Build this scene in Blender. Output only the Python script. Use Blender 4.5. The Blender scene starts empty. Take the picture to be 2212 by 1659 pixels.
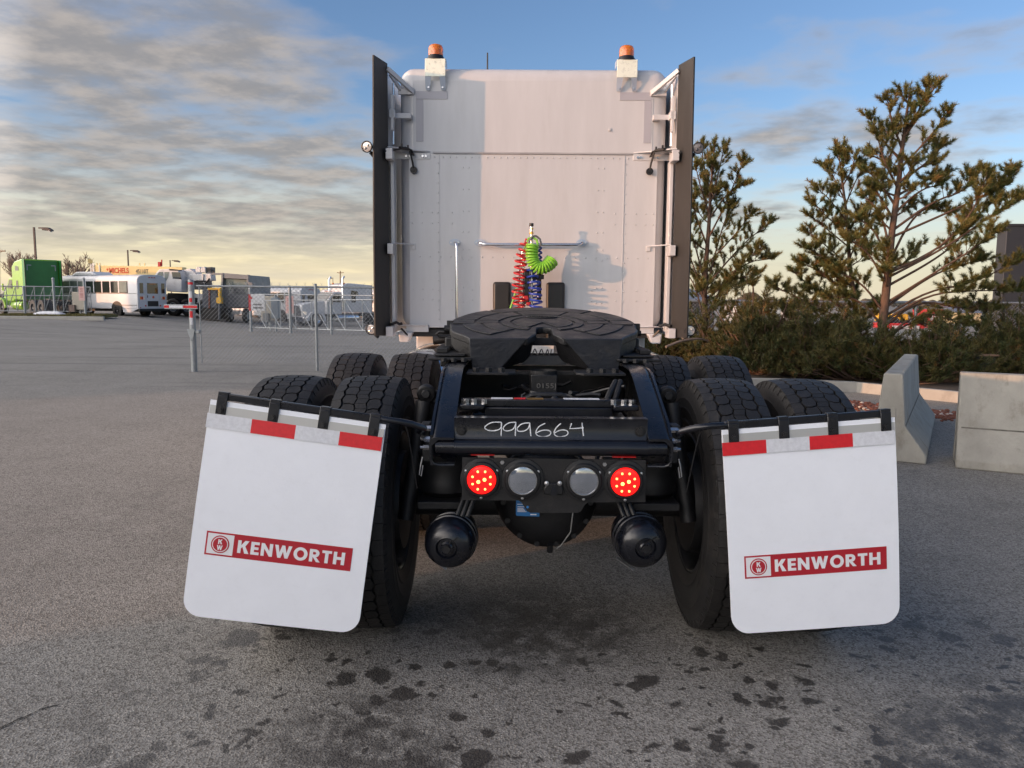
import bpy, math, random
import numpy as np
from mathutils import Vector, Matrix
R = math.radians
random.seed(7)
rng = np.random.default_rng(11)
S = bpy.context.scene
COL = S.collection

# ---------------------------------------------------------------- camera
cam_d = bpy.data.cameras.new('camera')
cam = bpy.data.objects.new('camera', cam_d); COL.objects.link(cam); S.camera = cam
cam_d.sensor_width = 36.0; cam_d.lens = 1662 / 2212 * 36.0
cam_d.clip_start = 0.05; cam_d.clip_end = 6000
CAM = Vector((-0.133, 0, 1.38))
_p, _y, _r = R(6.4), R(0.2), R(0.4)
_d = Vector((0, math.cos(_p), -math.sin(_p))); _u = Vector((0, math.sin(_p), math.cos(_p))); _rt = Vector((1, 0, 0))
_rt, _u = _rt * math.cos(_r) + _u * math.sin(_r), _u * math.cos(_r) - _rt * math.sin(_r)
_Z = Matrix.Rotation(_y, 3, 'Z')
_rt, _u, _d = _Z @ _rt, _Z @ _u, _Z @ _d
m = Matrix(((_rt.x, _u.x, -_d.x, CAM.x), (_rt.y, _u.y, -_d.y, CAM.y), (_rt.z, _u.z, -_d.z, CAM.z), (0, 0, 0, 1)))
cam.matrix_world = m

# ---------------------------------------------------------------- sun, sky, exposure
SUN_EL = 5.2
SUN_TRAVEL = Vector((0.895 * math.cos(R(SUN_EL)), 0.446 * math.cos(R(SUN_EL)), -math.sin(R(SUN_EL)))).normalized()
sd = bpy.data.lights.new('sun', 'SUN'); so = bpy.data.objects.new('sun', sd); COL.objects.link(so)
sd.energy = 0.95; sd.angle = R(0.5); sd.color = (1.0, 0.50, 0.25)
so.rotation_euler = SUN_TRAVEL.to_track_quat('-Z', 'Y').to_euler(); so.location = (-20, -10, 12)

S.view_settings.view_transform = 'Standard'; S.view_settings.look = 'None'
S.view_settings.gamma = 1.0; S.view_settings.exposure = 1.86
S.view_settings.use_curve_mapping = False

def build_world():
    w = bpy.data.worlds.new('World'); S.world = w; w.use_nodes = True
    nt = w.node_tree; N = nt.nodes; L = nt.links; N.clear()
    out = N.new('ShaderNodeOutputWorld'); bg = N.new('ShaderNodeBackground')
    sky = N.new('ShaderNodeTexSky'); sky.sky_type = 'NISHITA'; sky.sun_disc = False
    sky.sun_elevation = R(SUN_EL); sky.sun_rotation = math.atan2(-SUN_TRAVEL.x, -SUN_TRAVEL.y)
    sky.altitude = 1000; sky.air_density = 1.0; sky.dust_density = 0.35; sky.ozone_density = 2.2
    bg.inputs['Strength'].default_value = 0.15
    tc = N.new('ShaderNodeTexCoord'); sep = N.new('ShaderNodeSeparateXYZ'); L.new(tc.outputs['Generated'], sep.inputs[0])
    def math_(op, a, b=None, c=None, clamp=False):
        n = N.new('ShaderNodeMath'); n.operation = op; n.use_clamp = clamp
        for i, v in enumerate((a, b, c)):
            if v is None: continue
            if isinstance(v, (int, float)): n.inputs[i].default_value = v
            else: L.new(v, n.inputs[i])
        return n.outputs[0]
    def maprange(v, a, b, c=0.0, d=1.0, smooth=True):
        n = N.new('ShaderNodeMapRange'); n.interpolation_type = 'SMOOTHSTEP' if smooth else 'LINEAR'
        L.new(v, n.inputs[0])
        for i, x in enumerate((a, b, c, d)): n.inputs[i + 1].default_value = x
        return n.outputs[0]
    def mix(f, a, b, mode='MIX'):
        n = N.new('ShaderNodeMix'); n.data_type = 'RGBA'; n.blend_type = mode
        if isinstance(f, (int, float)): n.inputs[0].default_value = f
        else: L.new(f, n.inputs[0])
        for s, v in ((n.inputs[6], a), (n.inputs[7], b)):
            if isinstance(v, tuple): s.default_value = (*v, 1)
            else: L.new(v, s)
        return n.outputs[2]
    def noise(vec, scale, detail, rough, dist=0.0):
        n = N.new('ShaderNodeTexNoise'); n.inputs['Scale'].default_value = scale; n.inputs['Detail'].default_value = detail
        n.inputs['Roughness'].default_value = rough; n.inputs['Distortion'].default_value = dist; L.new(vec, n.inputs['Vector'])
        return n.outputs['Fac']
    X, Y, Z = sep.outputs
    zz = math_('ADD', math_('MAXIMUM', Z, 0.0), 0.10)
    comb = N.new('ShaderNodeCombineXYZ')
    L.new(math_('DIVIDE', X, zz), comb.inputs[0]); L.new(math_('DIVIDE', Y, zz), comb.inputs[1])
    mp = N.new('ShaderNodeMapping'); L.new(comb.outputs[0], mp.inputs[0])
    mp.inputs['Rotation'].default_value = (0, 0, R(12)); mp.inputs['Scale'].default_value = (0.95, 1.0, 1.0); mp.inputs['Location'].default_value = (3.1, 1.7, 0)
    pv = mp.outputs[0]
    n1 = noise(pv, 1.9, 8, 0.54, 0.15)          # altocumulus puffs
    n2 = noise(pv, 0.42, 3, 0.5)                 # big banks
    n3 = noise(pv, 5.0, 5, 0.6)                  # light and dark inside the cloud
    # the bank of cloud lies to the left, widened overhead to light the ground; scattered ones to the right
    px_ = math_('DIVIDE', X, zz); py_ = math_('DIVIDE', Y, zz)
    side = math_('ADD', px_, math_('MULTIPLY', maprange(py_, 1.5, 6.0, 0.0, 1.0, False), -0.55))
    left = maprange(side, -0.10, -1.25)
    bank = left
    scat = math_('MULTIPLY', math_('MULTIPLY', math_('MULTIPLY', maprange(X, 0.08, 0.30), maprange(Z, 0.06, 0.14)), maprange(Z, 0.34, 0.24)), 0.10)
    d0 = math_('ADD', math_('MULTIPLY', n1, 0.85), math_('MULTIPLY', n2, 0.35))
    thr = math_('SUBTRACT', d0, math_('SUBTRACT', 0.632, math_('ADD', math_('MULTIPLY', bank, 0.235), scat)))
    cl = maprange(thr, -0.02, 0.26)
    cl = math_('MULTIPLY', cl, maprange(Z, 0.015, 0.10, 0.12, 1.0))
    cl = math_('MULTIPLY', cl, 0.88)
    veil = math_('MULTIPLY', math_('MULTIPLY', maprange(n2, 0.42, 0.66), left), 0.38)
    # cloud colour: grey bodies, warm thin edges
    body = mix(maprange(n3, 0.36, 0.66), (0.094, 0.088, 0.084), (0.145, 0.128, 0.113))
    warm = mix(maprange(Z, 0.02, 0.30), (0.250, 0.210, 0.155), (0.166, 0.148, 0.138))
    cloudc = mix(maprange(thr, 0.02, 0.16), warm, body)
    # clouds toward the sun, out of view, boosted to fill the shaded faces
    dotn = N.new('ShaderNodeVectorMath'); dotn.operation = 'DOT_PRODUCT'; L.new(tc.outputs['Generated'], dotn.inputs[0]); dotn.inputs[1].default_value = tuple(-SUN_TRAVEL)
    glow = maprange(dotn.outputs['Value'], 0.10, 1.0, 1.0, CLOUD_FILL, False)
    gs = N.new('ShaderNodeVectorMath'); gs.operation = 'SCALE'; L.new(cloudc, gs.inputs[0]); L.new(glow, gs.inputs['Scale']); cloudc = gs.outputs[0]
    def scale(v, k):
        n = N.new('ShaderNodeVectorMath'); n.operation = 'SCALE'; L.new(v, n.inputs[0]); n.inputs['Scale'].default_value = k
        return n.outputs[0]
    k = 1 / 0.15
    skyc = mix(1.0, scale(sky.outputs[0], SKY_GAIN), SKY_TINT, 'MULTIPLY')
    band = math_('MULTIPLY', maprange(Z, 0.19, 0.0), 0.85)
    skyc = mix(band, skyc, scale(mix(maprange(X, 0.25, -0.20), (0.215, 0.195, 0.150), (0.320, 0.264, 0.165)), k))
    c = mix(veil, skyc, scale(mix(0.0, (0.115, 0.122, 0.138), (0, 0, 0)), k))
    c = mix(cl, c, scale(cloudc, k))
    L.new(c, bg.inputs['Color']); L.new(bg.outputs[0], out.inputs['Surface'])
CLOUD_FILL = 17.0
SKY_GAIN = 1.0
SKY_TINT = (0.50, 0.465, 0.52)
build_world()

# ---------------------------------------------------------------- layout helpers (v = pixel on a 2212 wide copy of the view)
F_PX = 1662.0
def ray(px, py): return _d + _rt * ((px - 1106) / F_PX) - _u * ((py - 829.5) / F_PX)
def at(px, py, Y):
    v = ray(px, py); return CAM + v * (Y / v.y)
def sm(t):
    t = min(1, max(0, t)); return t * t * (3 - 2 * t)
def zg(x, y):
    return -0.02 * min(40, max(0, y - 16)) * sm((x + 28) / 13)
def gnd(px, py):
    v = ray(px, py); t = 0.5
    while t < 400:
        p = CAM + v * t
        if p.z <= zg(p.x, p.y): return p
        t *= 1.004
    return CAM + v * 400
def crop(x0, y0, w, ow):
    k = w / ow
    return lambda x, y: ((x0 + x * k) / 1.8228, (y0 + y * k) / 1.8228)

# ---------------------------------------------------------------- mesh builder
class MB:
    def __init__(s): s.v = []; s.f = []
    def add(s, vs, fs):
        o = len(s.v); s.v += [tuple(v) for v in vs]; s.f += [tuple(i + o for i in f) for f in fs]; return s
    def box(s, c, d, rot=None):
        hx, hy, hz = d[0] / 2, d[1] / 2, d[2] / 2; c = Vector(c)
        vs = [Vector((x, y, z)) for x in (-hx, hx) for y in (-hy, hy) for z in (-hz, hz)]
        if rot is not None: vs = [rot @ v for v in vs]
        return s.add([v + c for v in vs], [(0, 1, 3, 2), (4, 6, 7, 5), (0, 4, 5, 1), (2, 3, 7, 6), (0, 2, 6, 4), (1, 5, 7, 3)])
    def bm(s, x0, x1, y0, y1, z0, z1): return s.box(((x0 + x1) / 2, (y0 + y1) / 2, (z0 + z1) / 2), (abs(x1 - x0), abs(y1 - y0), abs(z1 - z0)))
    def bar(s, p0, p1, w, t, up=(0, 0, 1)):
        p0, p1 = Vector(p0), Vector(p1); a = (p1 - p0); l = a.length; a = a.normalized(); up = Vector(up)
        if abs(a.dot(up)) > 0.98: up = Vector((0, 1, 0))
        b = a.cross(up).normalized(); c = b.cross(a)
        rot = Matrix((b, a, c)).transposed()
        return s.box((p0 + p1) / 2, (w, l, t), rot)
    def cyl(s, p0, p1, r0, r1=None, n=16, cap=True):
        r1 = r0 if r1 is None else r1
        p0, p1 = Vector(p0), Vector(p1); a = (p1 - p0).normalized()
        t = Vector((0, 0, 1)) if abs(a.z) < 0.9 else Vector((1, 0, 0))
        b = a.cross(t).normalized(); c = a.cross(b)
        vs = []
        for p, r in ((p0, r0), (p1, r1)):
            for i in range(n):
                an = 2 * math.pi * i / n; vs.append(p + (b * math.cos(an) + c * math.sin(an)) * r)
        fs = [(i, (i + 1) % n, n + (i + 1) % n, n + i) for i in range(n)]
        if cap: fs += [tuple(range(n - 1, -1, -1)), tuple(range(n, 2 * n))]
        return s.add(vs, fs)
    def tube(s, pts, r, n=8, cap=True, closed=False):
        pts = [Vector(p) for p in pts]; k = len(pts); rs = r if isinstance(r, (list, tuple)) else [r] * k
        vs = []; prev = None
        for i, p in enumerate(pts):
            if closed: a = (pts[(i + 1) % k] - pts[i - 1])
            else: a = (pts[min(i + 1, k - 1)] - pts[max(i - 1, 0)])
            a = a.normalized() if a.length > 1e-9 else Vector((0, 0, 1))
            if prev is None:
                t = Vector((0, 0, 1)) if abs(a.z) < 0.9 else Vector((1, 0, 0)); b = a.cross(t).normalized()
            else:
                b = prev - a * prev.dot(a); b = b.normalized() if b.length > 1e-6 else a.orthogonal().normalized()
            prev = b; c = a.cross(b)
            for j in range(n):
                an = 2 * math.pi * j / n; vs.append(p + (b * math.cos(an) + c * math.sin(an)) * rs[i])
        fs = []
        for i in range(k if closed else k - 1):
            i2 = (i + 1) % k
            for j in range(n): fs.append((i * n + j, i * n + (j + 1) % n, i2 * n + (j + 1) % n, i2 * n + j))
        if cap and not closed: fs += [tuple(range(n - 1, -1, -1)), tuple(range((k - 1) * n, k * n))]
        return s.add(vs, fs)
    def lathe(s, prof, o, axis, n=32, cap=False):
        o = Vector(o); a = Vector(axis).normalized(); t = Vector((0, 0, 1)) if abs(a.z) < 0.9 else Vector((1, 0, 0))
        b = a.cross(t).normalized(); c = a.cross(b); k = len(prof); vs = []
        for r, h in prof:
            for i in range(n):
                an = 2 * math.pi * i / n; vs.append(o + a * h + (b * math.cos(an) + c * math.sin(an)) * r)
        fs = [(i * n + j, i * n + (j + 1) % n, (i + 1) * n + (j + 1) % n, (i + 1) * n + j) for i in range(k - 1) for j in range(n)]
        if cap: fs += [tuple(range(n - 1, -1, -1)), tuple(range((k - 1) * n, k * n))]
        return s.add(vs, fs)
    def prism(s, poly, off):
        off = Vector(off); poly = [Vector(p) for p in poly]; n = len(poly)
        vs = poly + [p + off for p in poly]
        return s.add(vs, [tuple(range(n)), tuple(range(2 * n - 1, n - 1, -1))] + [(i, n + i, n + (i + 1) % n, (i + 1) % n) for i in range(n)])
    def sphere(s, c, r, n=12, m_=8, sc=(1, 1, 1)):
        c = Vector(c); vs = [c + Vector((0, 0, r * sc[2]))]
        for i in range(1, m_):
            th = math.pi * i / m_
            for j in range(n):
                ph = 2 * math.pi * j / n
                vs.append(c + Vector((r * sc[0] * math.sin(th) * math.cos(ph), r * sc[1] * math.sin(th) * math.sin(ph), r * sc[2] * math.cos(th))))
        vs.append(c - Vector((0, 0, r * sc[2]))); fs = []
        for j in range(n): fs.append((0, 1 + j, 1 + (j + 1) % n))
        for i in range(m_ - 2):
            for j in range(n): fs.append((1 + i * n + j, 1 + (i + 1) * n + j, 1 + (i + 1) * n + (j + 1) % n, 1 + i * n + (j + 1) % n))
        for j in range(n): fs.append((len(vs) - 1, 1 + (m_ - 2) * n + (j + 1) % n, 1 + (m_ - 2) * n + j))
        return s.add(vs, fs)
    def mesh(s, name, mat, smooth=40):
        me = bpy.data.meshes.new(name); me.from_pydata(s.v, [], s.f); me.validate()
        bmfix(me)
        if mat: me.materials.append(mat)
        if smooth: me.shade_smooth(); me.set_sharp_from_angle(angle=R(smooth))
        return me
    def build(s, name, mat, parent=None, bevel=0, seg=2, smooth=40):
        return link(name, s.mesh(name, mat, smooth), parent, bevel, seg)
import bmesh
def bmfix(me):
    b = bmesh.new(); b.from_mesh(me); bmesh.ops.recalc_face_normals(b, faces=b.faces); b.to_mesh(me); b.free()
WORLD_ROOT = {}
def link(name, me, parent=None, bevel=0, seg=2):
    o = bpy.data.objects.new(name, me); COL.objects.link(o)
    if parent is not None:
        o.parent = parent
        if parent.name in WORLD_ROOT: o.matrix_parent_inverse = WORLD_ROOT[parent.name]
    if bevel:
        md = o.modifiers.new('bevel', 'BEVEL'); md.width = bevel; md.segments = seg; md.limit_method = 'ANGLE'; md.angle_limit = R(35); md.harden_normals = False
    return o
def thing(name, label, cat, loc=(0, 0, 0), rz=0, group=None, world=False):
    o = bpy.data.objects.new(name, None); COL.objects.link(o); o.location = loc; o.rotation_euler = (0, 0, rz)
    o.empty_display_size = 0.2
    tag(o, label, cat, group)
    if world: WORLD_ROOT[o.name] = Matrix.Translation(-Vector(loc))
    return o
def tag(o, label, cat, group=None):
    o['label'] = label; o['category'] = cat
    if group: o['group'] = group
    return o
def structure(o): o['kind'] = 'structure'; return o
def stuff(o): o['kind'] = 'stuff'; return o

# ---------------------------------------------------------------- materials
def mat(name, col, rough=0.5, metal=0.0, var=0.12, vscale=6.0, bump=0.0, bscale=60.0, coat=0.0, spec=0.5, stretch=(1, 1, 1), dirt=None, dscale=3.0, damt=0.5, emit=None, estr=0.0, trans=0.0, rvar=0.0):
    M_ = bpy.data.materials.new(name); M_.use_nodes = True; nt = M_.node_tree; N = nt.nodes; L = nt.links
    b = N['Principled BSDF']; b.inputs['Roughness'].default_value = rough; b.inputs['Metallic'].default_value = metal
    b.inputs['Coat Weight'].default_value = coat; b.inputs['Coat Roughness'].default_value = 0.08; b.inputs['Specular IOR Level'].default_value = spec
    b.inputs['Transmission Weight'].default_value = trans
    tc = N.new('ShaderNodeTexCoord'); mp = N.new('ShaderNodeMapping'); L.new(tc.outputs['Object'], mp.inputs[0]); mp.inputs['Scale'].default_value = stretch
    nz = N.new('ShaderNodeTexNoise'); nz.inputs['Scale'].default_value = vscale; nz.inputs['Detail'].default_value = 5; nz.inputs['Roughness'].default_value = 0.62; L.new(mp.outputs[0], nz.inputs['Vector'])
    rp = N.new('ShaderNodeMapRange'); L.new(nz.outputs['Fac'], rp.inputs[0]); rp.inputs[1].default_value = 0.25; rp.inputs[2].default_value = 0.75; rp.inputs[3].default_value = 1 - var; rp.inputs[4].default_value = 1 + var
    vm = N.new('ShaderNodeVectorMath'); vm.operation = 'SCALE'; vm.inputs[0].default_value = col; L.new(rp.outputs[0], vm.inputs['Scale'])
    c = vm.outputs[0]
    if dirt:
        n2 = N.new('ShaderNodeTexNoise'); n2.inputs['Scale'].default_value = dscale; n2.inputs['Detail'].default_value = 7; n2.inputs['Roughness'].default_value = 0.7; L.new(mp.outputs[0], n2.inputs['Vector'])
        r2 = N.new('ShaderNodeMapRange'); r2.interpolation_type = 'SMOOTHSTEP'; L.new(n2.outputs['Fac'], r2.inputs[0]); r2.inputs[1].default_value = 0.5; r2.inputs[2].default_value = 0.72; r2.inputs[4].default_value = damt
        mx = N.new('ShaderNodeMix'); mx.data_type = 'RGBA'; L.new(r2.outputs[0], mx.inputs[0]); L.new(c, mx.inputs[6]); mx.inputs[7].default_value = (*dirt, 1); c = mx.outputs[2]
    L.new(c, b.inputs['Base Color'])
    if rvar:
        rr = N.new('ShaderNodeMapRange'); L.new(nz.outputs['Fac'], rr.inputs[0]); rr.inputs[1].default_value = 0.25; rr.inputs[2].default_value = 0.75; rr.inputs[3].default_value = max(0.02, rough - rvar); rr.inputs[4].default_value = rough + rvar
        L.new(rr.outputs[0], b.inputs['Roughness'])
    if bump:
        n3 = N.new('ShaderNodeTexNoise'); n3.inputs['Scale'].default_value = bscale; n3.inputs['Detail'].default_value = 4; L.new(mp.outputs[0], n3.inputs['Vector'])
        bp = N.new('ShaderNodeBump'); bp.inputs['Strength'].default_value = bump; bp.inputs['Distance'].default_value = 0.01; L.new(n3.outputs['Fac'], bp.inputs['Height']); L.new(bp.outputs[0], b.inputs['Normal'])
    if emit: b.inputs['Emission Color'].default_value = (*emit, 1); b.inputs['Emission Strength'].default_value = estr
    return M_
WHITE = mat('white_paint', (0.53, 0.535, 0.55), 0.33, bump=0.10, bscale=2.6, var=0.06, vscale=3.5, stretch=(3.0, 3.0, 0.45), dirt=(0.40, 0.395, 0.385), dscale=2.2, damt=0.22, coat=0.25, rvar=0.06)
WHITE2 = mat('white_coach_paint', (0.56, 0.57, 0.59), 0.35, var=0.06, vscale=1.5, dirt=(0.38, 0.36, 0.33), dscale=1.2, damt=0.35, coat=0.2)
FLAP = mat('white_polymer', (0.85, 0.87, 0.91), 0.42, var=0.025, vscale=9, bump=0.05, bscale=160, dirt=(0.64, 0.645, 0.66), dscale=34, damt=0.10)
TAPER = mat('red_reflective_tape', (0.64, 0.012, 0.020), 0.35, var=0.12, vscale=60, bump=0.08, bscale=500)
TAPEW = mat('silver_reflective_tape', (0.66, 0.67, 0.70), 0.32, var=0.13, vscale=70, bump=0.1, bscale=500)
STRIPG = mat('dull_steel_strip', (0.46, 0.46, 0.44), 0.45, metal=0.25, var=0.05)
LOGOR = mat('logo_red', (0.42, 0.012, 0.024), 0.45, var=0.04)
LOGOW = mat('logo_white', (0.78, 0.78, 0.79), 0.45, var=0.03)
BLACKP = mat('black_gloss_paint', (0.005, 0.006, 0.010), 0.30, var=0.3, vscale=9, coat=0.25, bump=0.06, bscale=35, dirt=(0.025, 0.022, 0.02), dscale=7, damt=0.45, rvar=0.1)
BLACKM = mat('black_matt_steel', (0.006, 0.006, 0.007), 0.55, var=0.35, vscale=14, bump=0.15, bscale=80, dirt=(0.02, 0.017, 0.015), dscale=9, damt=0.5)
PLATE = mat('greased_black_casting', (0.009, 0.009, 0.0105), 0.50, var=0.5, vscale=11, bump=0.22, bscale=90, dirt=(0.042, 0.035, 0.029), dscale=5, damt=0.55, rvar=0.16)
SKIRT = mat('black_casting_face', (0.010, 0.0125, 0.019), 0.46, var=0.3, vscale=13, bump=0.25, bscale=55, dirt=(0.06, 0.055, 0.05), dscale=10, damt=0.35)
RUBBER = mat('tyre_rubber', (0.011, 0.0100, 0.0095), 0.58, var=0.35, vscale=16, bump=0.2, bscale=120, dirt=(0.042, 0.036, 0.031), dscale=8, damt=0.65)
RUBBERB = mat('groove_rubber', (0.012, 0.012, 0.012), 0.8, var=0.3, vscale=20, bump=0.1, bscale=100)
EDGE = mat('black_rubber_edge', (0.020, 0.019, 0.018), 0.58, var=0.15, vscale=3, stretch=(4, 4, 0.6), dirt=(0.045, 0.04, 0.037), dscale=3, damt=0.4)
CHROME = mat('chrome', (0.80, 0.80, 0.82), 0.10, metal=1.0, var=0.03)
STEEL = mat('brushed_steel', (0.55, 0.55, 0.56), 0.25, metal=1.0, var=0.08, vscale=20)
BOLT = mat('zinc_bolt', (0.62, 0.62, 0.63), 0.28, metal=1.0, var=0.1, vscale=80)
RIMD = mat('dusty_rim', (0.10, 0.10, 0.105), 0.32, metal=0.8, var=0.3, vscale=8, dirt=(0.03, 0.028, 0.026), dscale=5, damt=0.7)
GALV = mat('galvanised_steel', (0.30, 0.32, 0.33), 0.42, metal=0.55, var=0.12, vscale=14, dirt=(0.20, 0.21, 0.22), dscale=8, damt=0.4)
WIRE = mat('galvanised_wire', (0.30, 0.31, 0.32), 0.5, metal=0.4, var=0.05)
BRKT = mat('bracket_metal_sky_sheen', (0.80, 0.84, 0.72), 0.30, metal=0.1, var=0.05, vscale=12, dirt=(0.25, 0.27, 0.24), dscale=34, damt=0.5)  # pale tint paints in the sky reflection on the upper plate
BRKT2 = mat('zinc_and_prong_shade', (0.40, 0.46, 0.55), 0.35, metal=0.15, var=0.06, vscale=20)  # zinc on rail feet; on beacon prongs blue-grey stands in for angled shading
AMBER = mat('amber_lens', (0.95, 0.27, 0.015), 0.10, var=0.08, vscale=30, coat=0.6, trans=0.62)
BLACKR = mat('black_plastic', (0.008, 0.008, 0.009), 0.45, var=0.2, vscale=20)
LENSC = mat('clear_lens', (0.62, 0.60, 0.58), 0.14, metal=0.35, var=0.08, vscale=30, coat=0.5)
LENSK = mat('grey_mirror_lens', (0.44, 0.47, 0.52), 0.06, metal=0.8, var=0.12, vscale=18, coat=0.6)
LENSD = mat('smoked_lens', (0.10, 0.105, 0.12), 0.2, var=0.2, vscale=30)
LEDR = mat('lit_red_lens', (0.30, 0.002, 0.002), 0.2, var=0.15, vscale=60, emit=(1.0, 0.006, 0.005), estr=0.75, coat=0.1)
LEDS = mat('lit_red_diode', (0.9, 0.2, 0.1), 0.2, emit=(1.0, 0.28, 0.06), estr=1.9)
RED_H = mat('red_hose', (0.50, 0.018, 0.022), 0.36, var=0.15, vscale=30, coat=0.15)
BLUE_H = mat('blue_hose', (0.022, 0.055, 0.36), 0.36, var=0.15, vscale=30, coat=0.15)
GREEN_H = mat('green_hose', (0.20, 0.50, 0.035), 0.36, var=0.15, vscale=30, coat=0.15)
GREY_H = mat('grey_spiral_wrap', (0.18, 0.18, 0.18), 0.5, var=0.5, vscale=90)
BRASS = mat('brass_fitting', (0.55, 0.33, 0.10), 0.3, metal=1.0)
BLUE_S = mat('blue_sticker', (0.02, 0.16, 0.42), 0.45, var=0.05)
CHALK = mat('white_paint_marker', (0.78, 0.80, 0.82), 0.6, var=0.05)
GREYTAPE = mat('grey_tape_mark', (0.37, 0.37, 0.41), 0.40, var=0.05, vscale=4)
GLASS = mat('dark_window_glass', (0.02, 0.024, 0.026), 0.06, var=0.2, vscale=2, coat=0.5, spec=0.8)
GLASSG = mat('pale_window_glass', (0.17, 0.20, 0.19), 0.08, var=0.3, vscale=1.5, coat=0.4)
LIME = mat('lime_green_paint', (0.20, 0.42, 0.014), 0.25, var=0.1, vscale=1.2, coat=0.6)
DGREEN = mat('dark_green_panel', (0.03, 0.19, 0.045), 0.38, var=0.12, vscale=1.5)
CRANEY = mat('crane_cream_paint', (0.78, 0.60, 0.27), 0.42, var=0.06, vscale=1.5)
CRANEW = mat('crane_white_paint', (0.66, 0.64, 0.62), 0.42, var=0.08, vscale=1.5, dirt=(0.35, 0.33, 0.30), dscale=2, damt=0.4)
LETR = mat('orange_red_lettering', (0.62, 0.10, 0.03), 0.5)
LETK = mat('dark_lettering', (0.07, 0.06, 0.06), 0.5)
DKGREY = mat('dark_grey_body', (0.085, 0.09, 0.10), 0.5, var=0.2, vscale=1.5, dirt=(0.16, 0.15, 0.14), dscale=1.4, damt=0.5)
MIDGREY = mat('mid_grey_body', (0.20, 0.205, 0.21), 0.5, var=0.15, vscale=1.5, dirt=(0.12, 0.11, 0.10), dscale=1.4, damt=0.4)
YELL = mat('safety_yellow', (0.75, 0.42, 0.03), 0.45, var=0.08)
REDP = mat('red_paint', (0.42, 0.018, 0.02), 0.4, var=0.1)
ORANGE_L = mat('orange_lens', (0.60, 0.16, 0.02), 0.25, coat=0.4)
POLEB = mat('bronze_pole', (0.055, 0.035, 0.03), 0.5, var=0.1)
WOODP = mat('utility_pole_wood', (0.21, 0.13, 0.075), 0.8, var=0.2, vscale=4)
BEIGE = mat('beige_cabinet', (0.42, 0.38, 0.31), 0.5, var=0.08)
SIGNP = mat('faded_pink_sign', (0.62, 0.40, 0.37), 0.5, var=0.1, vscale=9)
SIGNT = mat('sign_print', (0.10, 0.09, 0.09), 0.6)
CONC = mat('barrier_concrete', (0.33, 0.315, 0.275), 0.88, var=0.18, vscale=4, bump=0.5, bscale=40, dirt=(0.21, 0.19, 0.155), dscale=7, damt=0.85, stretch=(1, 1, 0.6))
JOINT = mat('stained_joint', (0.15, 0.14, 0.12), 0.9, var=0.5, vscale=12)
KERB = mat('kerb_concrete', (0.36, 0.345, 0.31), 0.85, var=0.12, vscale=3, bump=0.3, bscale=40, dirt=(0.24, 0.22, 0.19), dscale=5, damt=0.5)
SOIL = mat('dark_soil', (0.06, 0.045, 0.032), 0.95, var=0.4, vscale=9, bump=0.8, bscale=25)
ROCK = mat('red_lava_rock', (0.17, 0.065, 0.042), 0.9, var=0.5, vscale=9, bump=0.3, bscale=60)
ROCKW = mat('pale_pebble', (0.50, 0.46, 0.40), 0.85, var=0.2)
BARK = mat('pine_bark', (0.105, 0.062, 0.041), 0.9, var=0.4, vscale=16, bump=0.8, bscale=45, stretch=(1, 1, 0.35), dirt=(0.06, 0.042, 0.034), dscale=11, damt=0.8)
BARKG = mat('bare_branch', (0.20, 0.155, 0.125), 0.9, var=0.2)
GRASS = mat('dry_grass', (0.13, 0.11, 0.035), 0.95, var=0.35, vscale=2.5)
BLUEG = mat('blue_grey_roof', (0.14, 0.17, 0.22), 0.5, var=0.1)
WALLG = mat('pale_wall', (0.42, 0.42, 0.41), 0.7, var=0.06)
DARKB = mat('dark_cladding', (0.026, 0.027, 0.032), 0.6, var=0.1)
SNOW = mat('white_plastic_sheet', (0.75, 0.75, 0.77), 0.5, var=0.05, vscale=4)
ALU = mat('aluminium_deck', (0.72, 0.70, 0.68), 0.25, metal=1.0, var=0.25, vscale=40, bump=0.5, bscale=60)
def needle_mat(name, a, b):
    M_ = bpy.data.materials.new(name); M_.use_nodes = True; nt = M_.node_tree; N = nt.nodes; L = nt.links; bs = N['Principled BSDF']
    at_ = N.new('ShaderNodeAttribute'); at_.attribute_name = 'tint'; cr = N.new('ShaderNodeValToRGB'); L.new(at_.outputs['Fac'], cr.inputs[0])
    cr.color_ramp.elements[0].color = (*a, 1); cr.color_ramp.elements[1].color = (*b, 1)
    e = cr.color_ramp.elements.new(0.93); e.color = (b[0] * 1.3, b[1] * 0.9, b[2], 1)
    cr.color_ramp.elements[-1].color = (0.22, 0.10, 0.03, 1)
    L.new(cr.outputs[0], bs.inputs['Base Color']); bs.inputs['Roughness'].default_value = 0.55; bs.inputs['Specular IOR Level'].default_value = 0.3
    return M_
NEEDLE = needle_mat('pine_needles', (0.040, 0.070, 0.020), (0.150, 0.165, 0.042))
NEEDLE2 = needle_mat('low_pine_needles', (0.023, 0.043, 0.013), (0.095, 0.108, 0.029))

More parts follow.
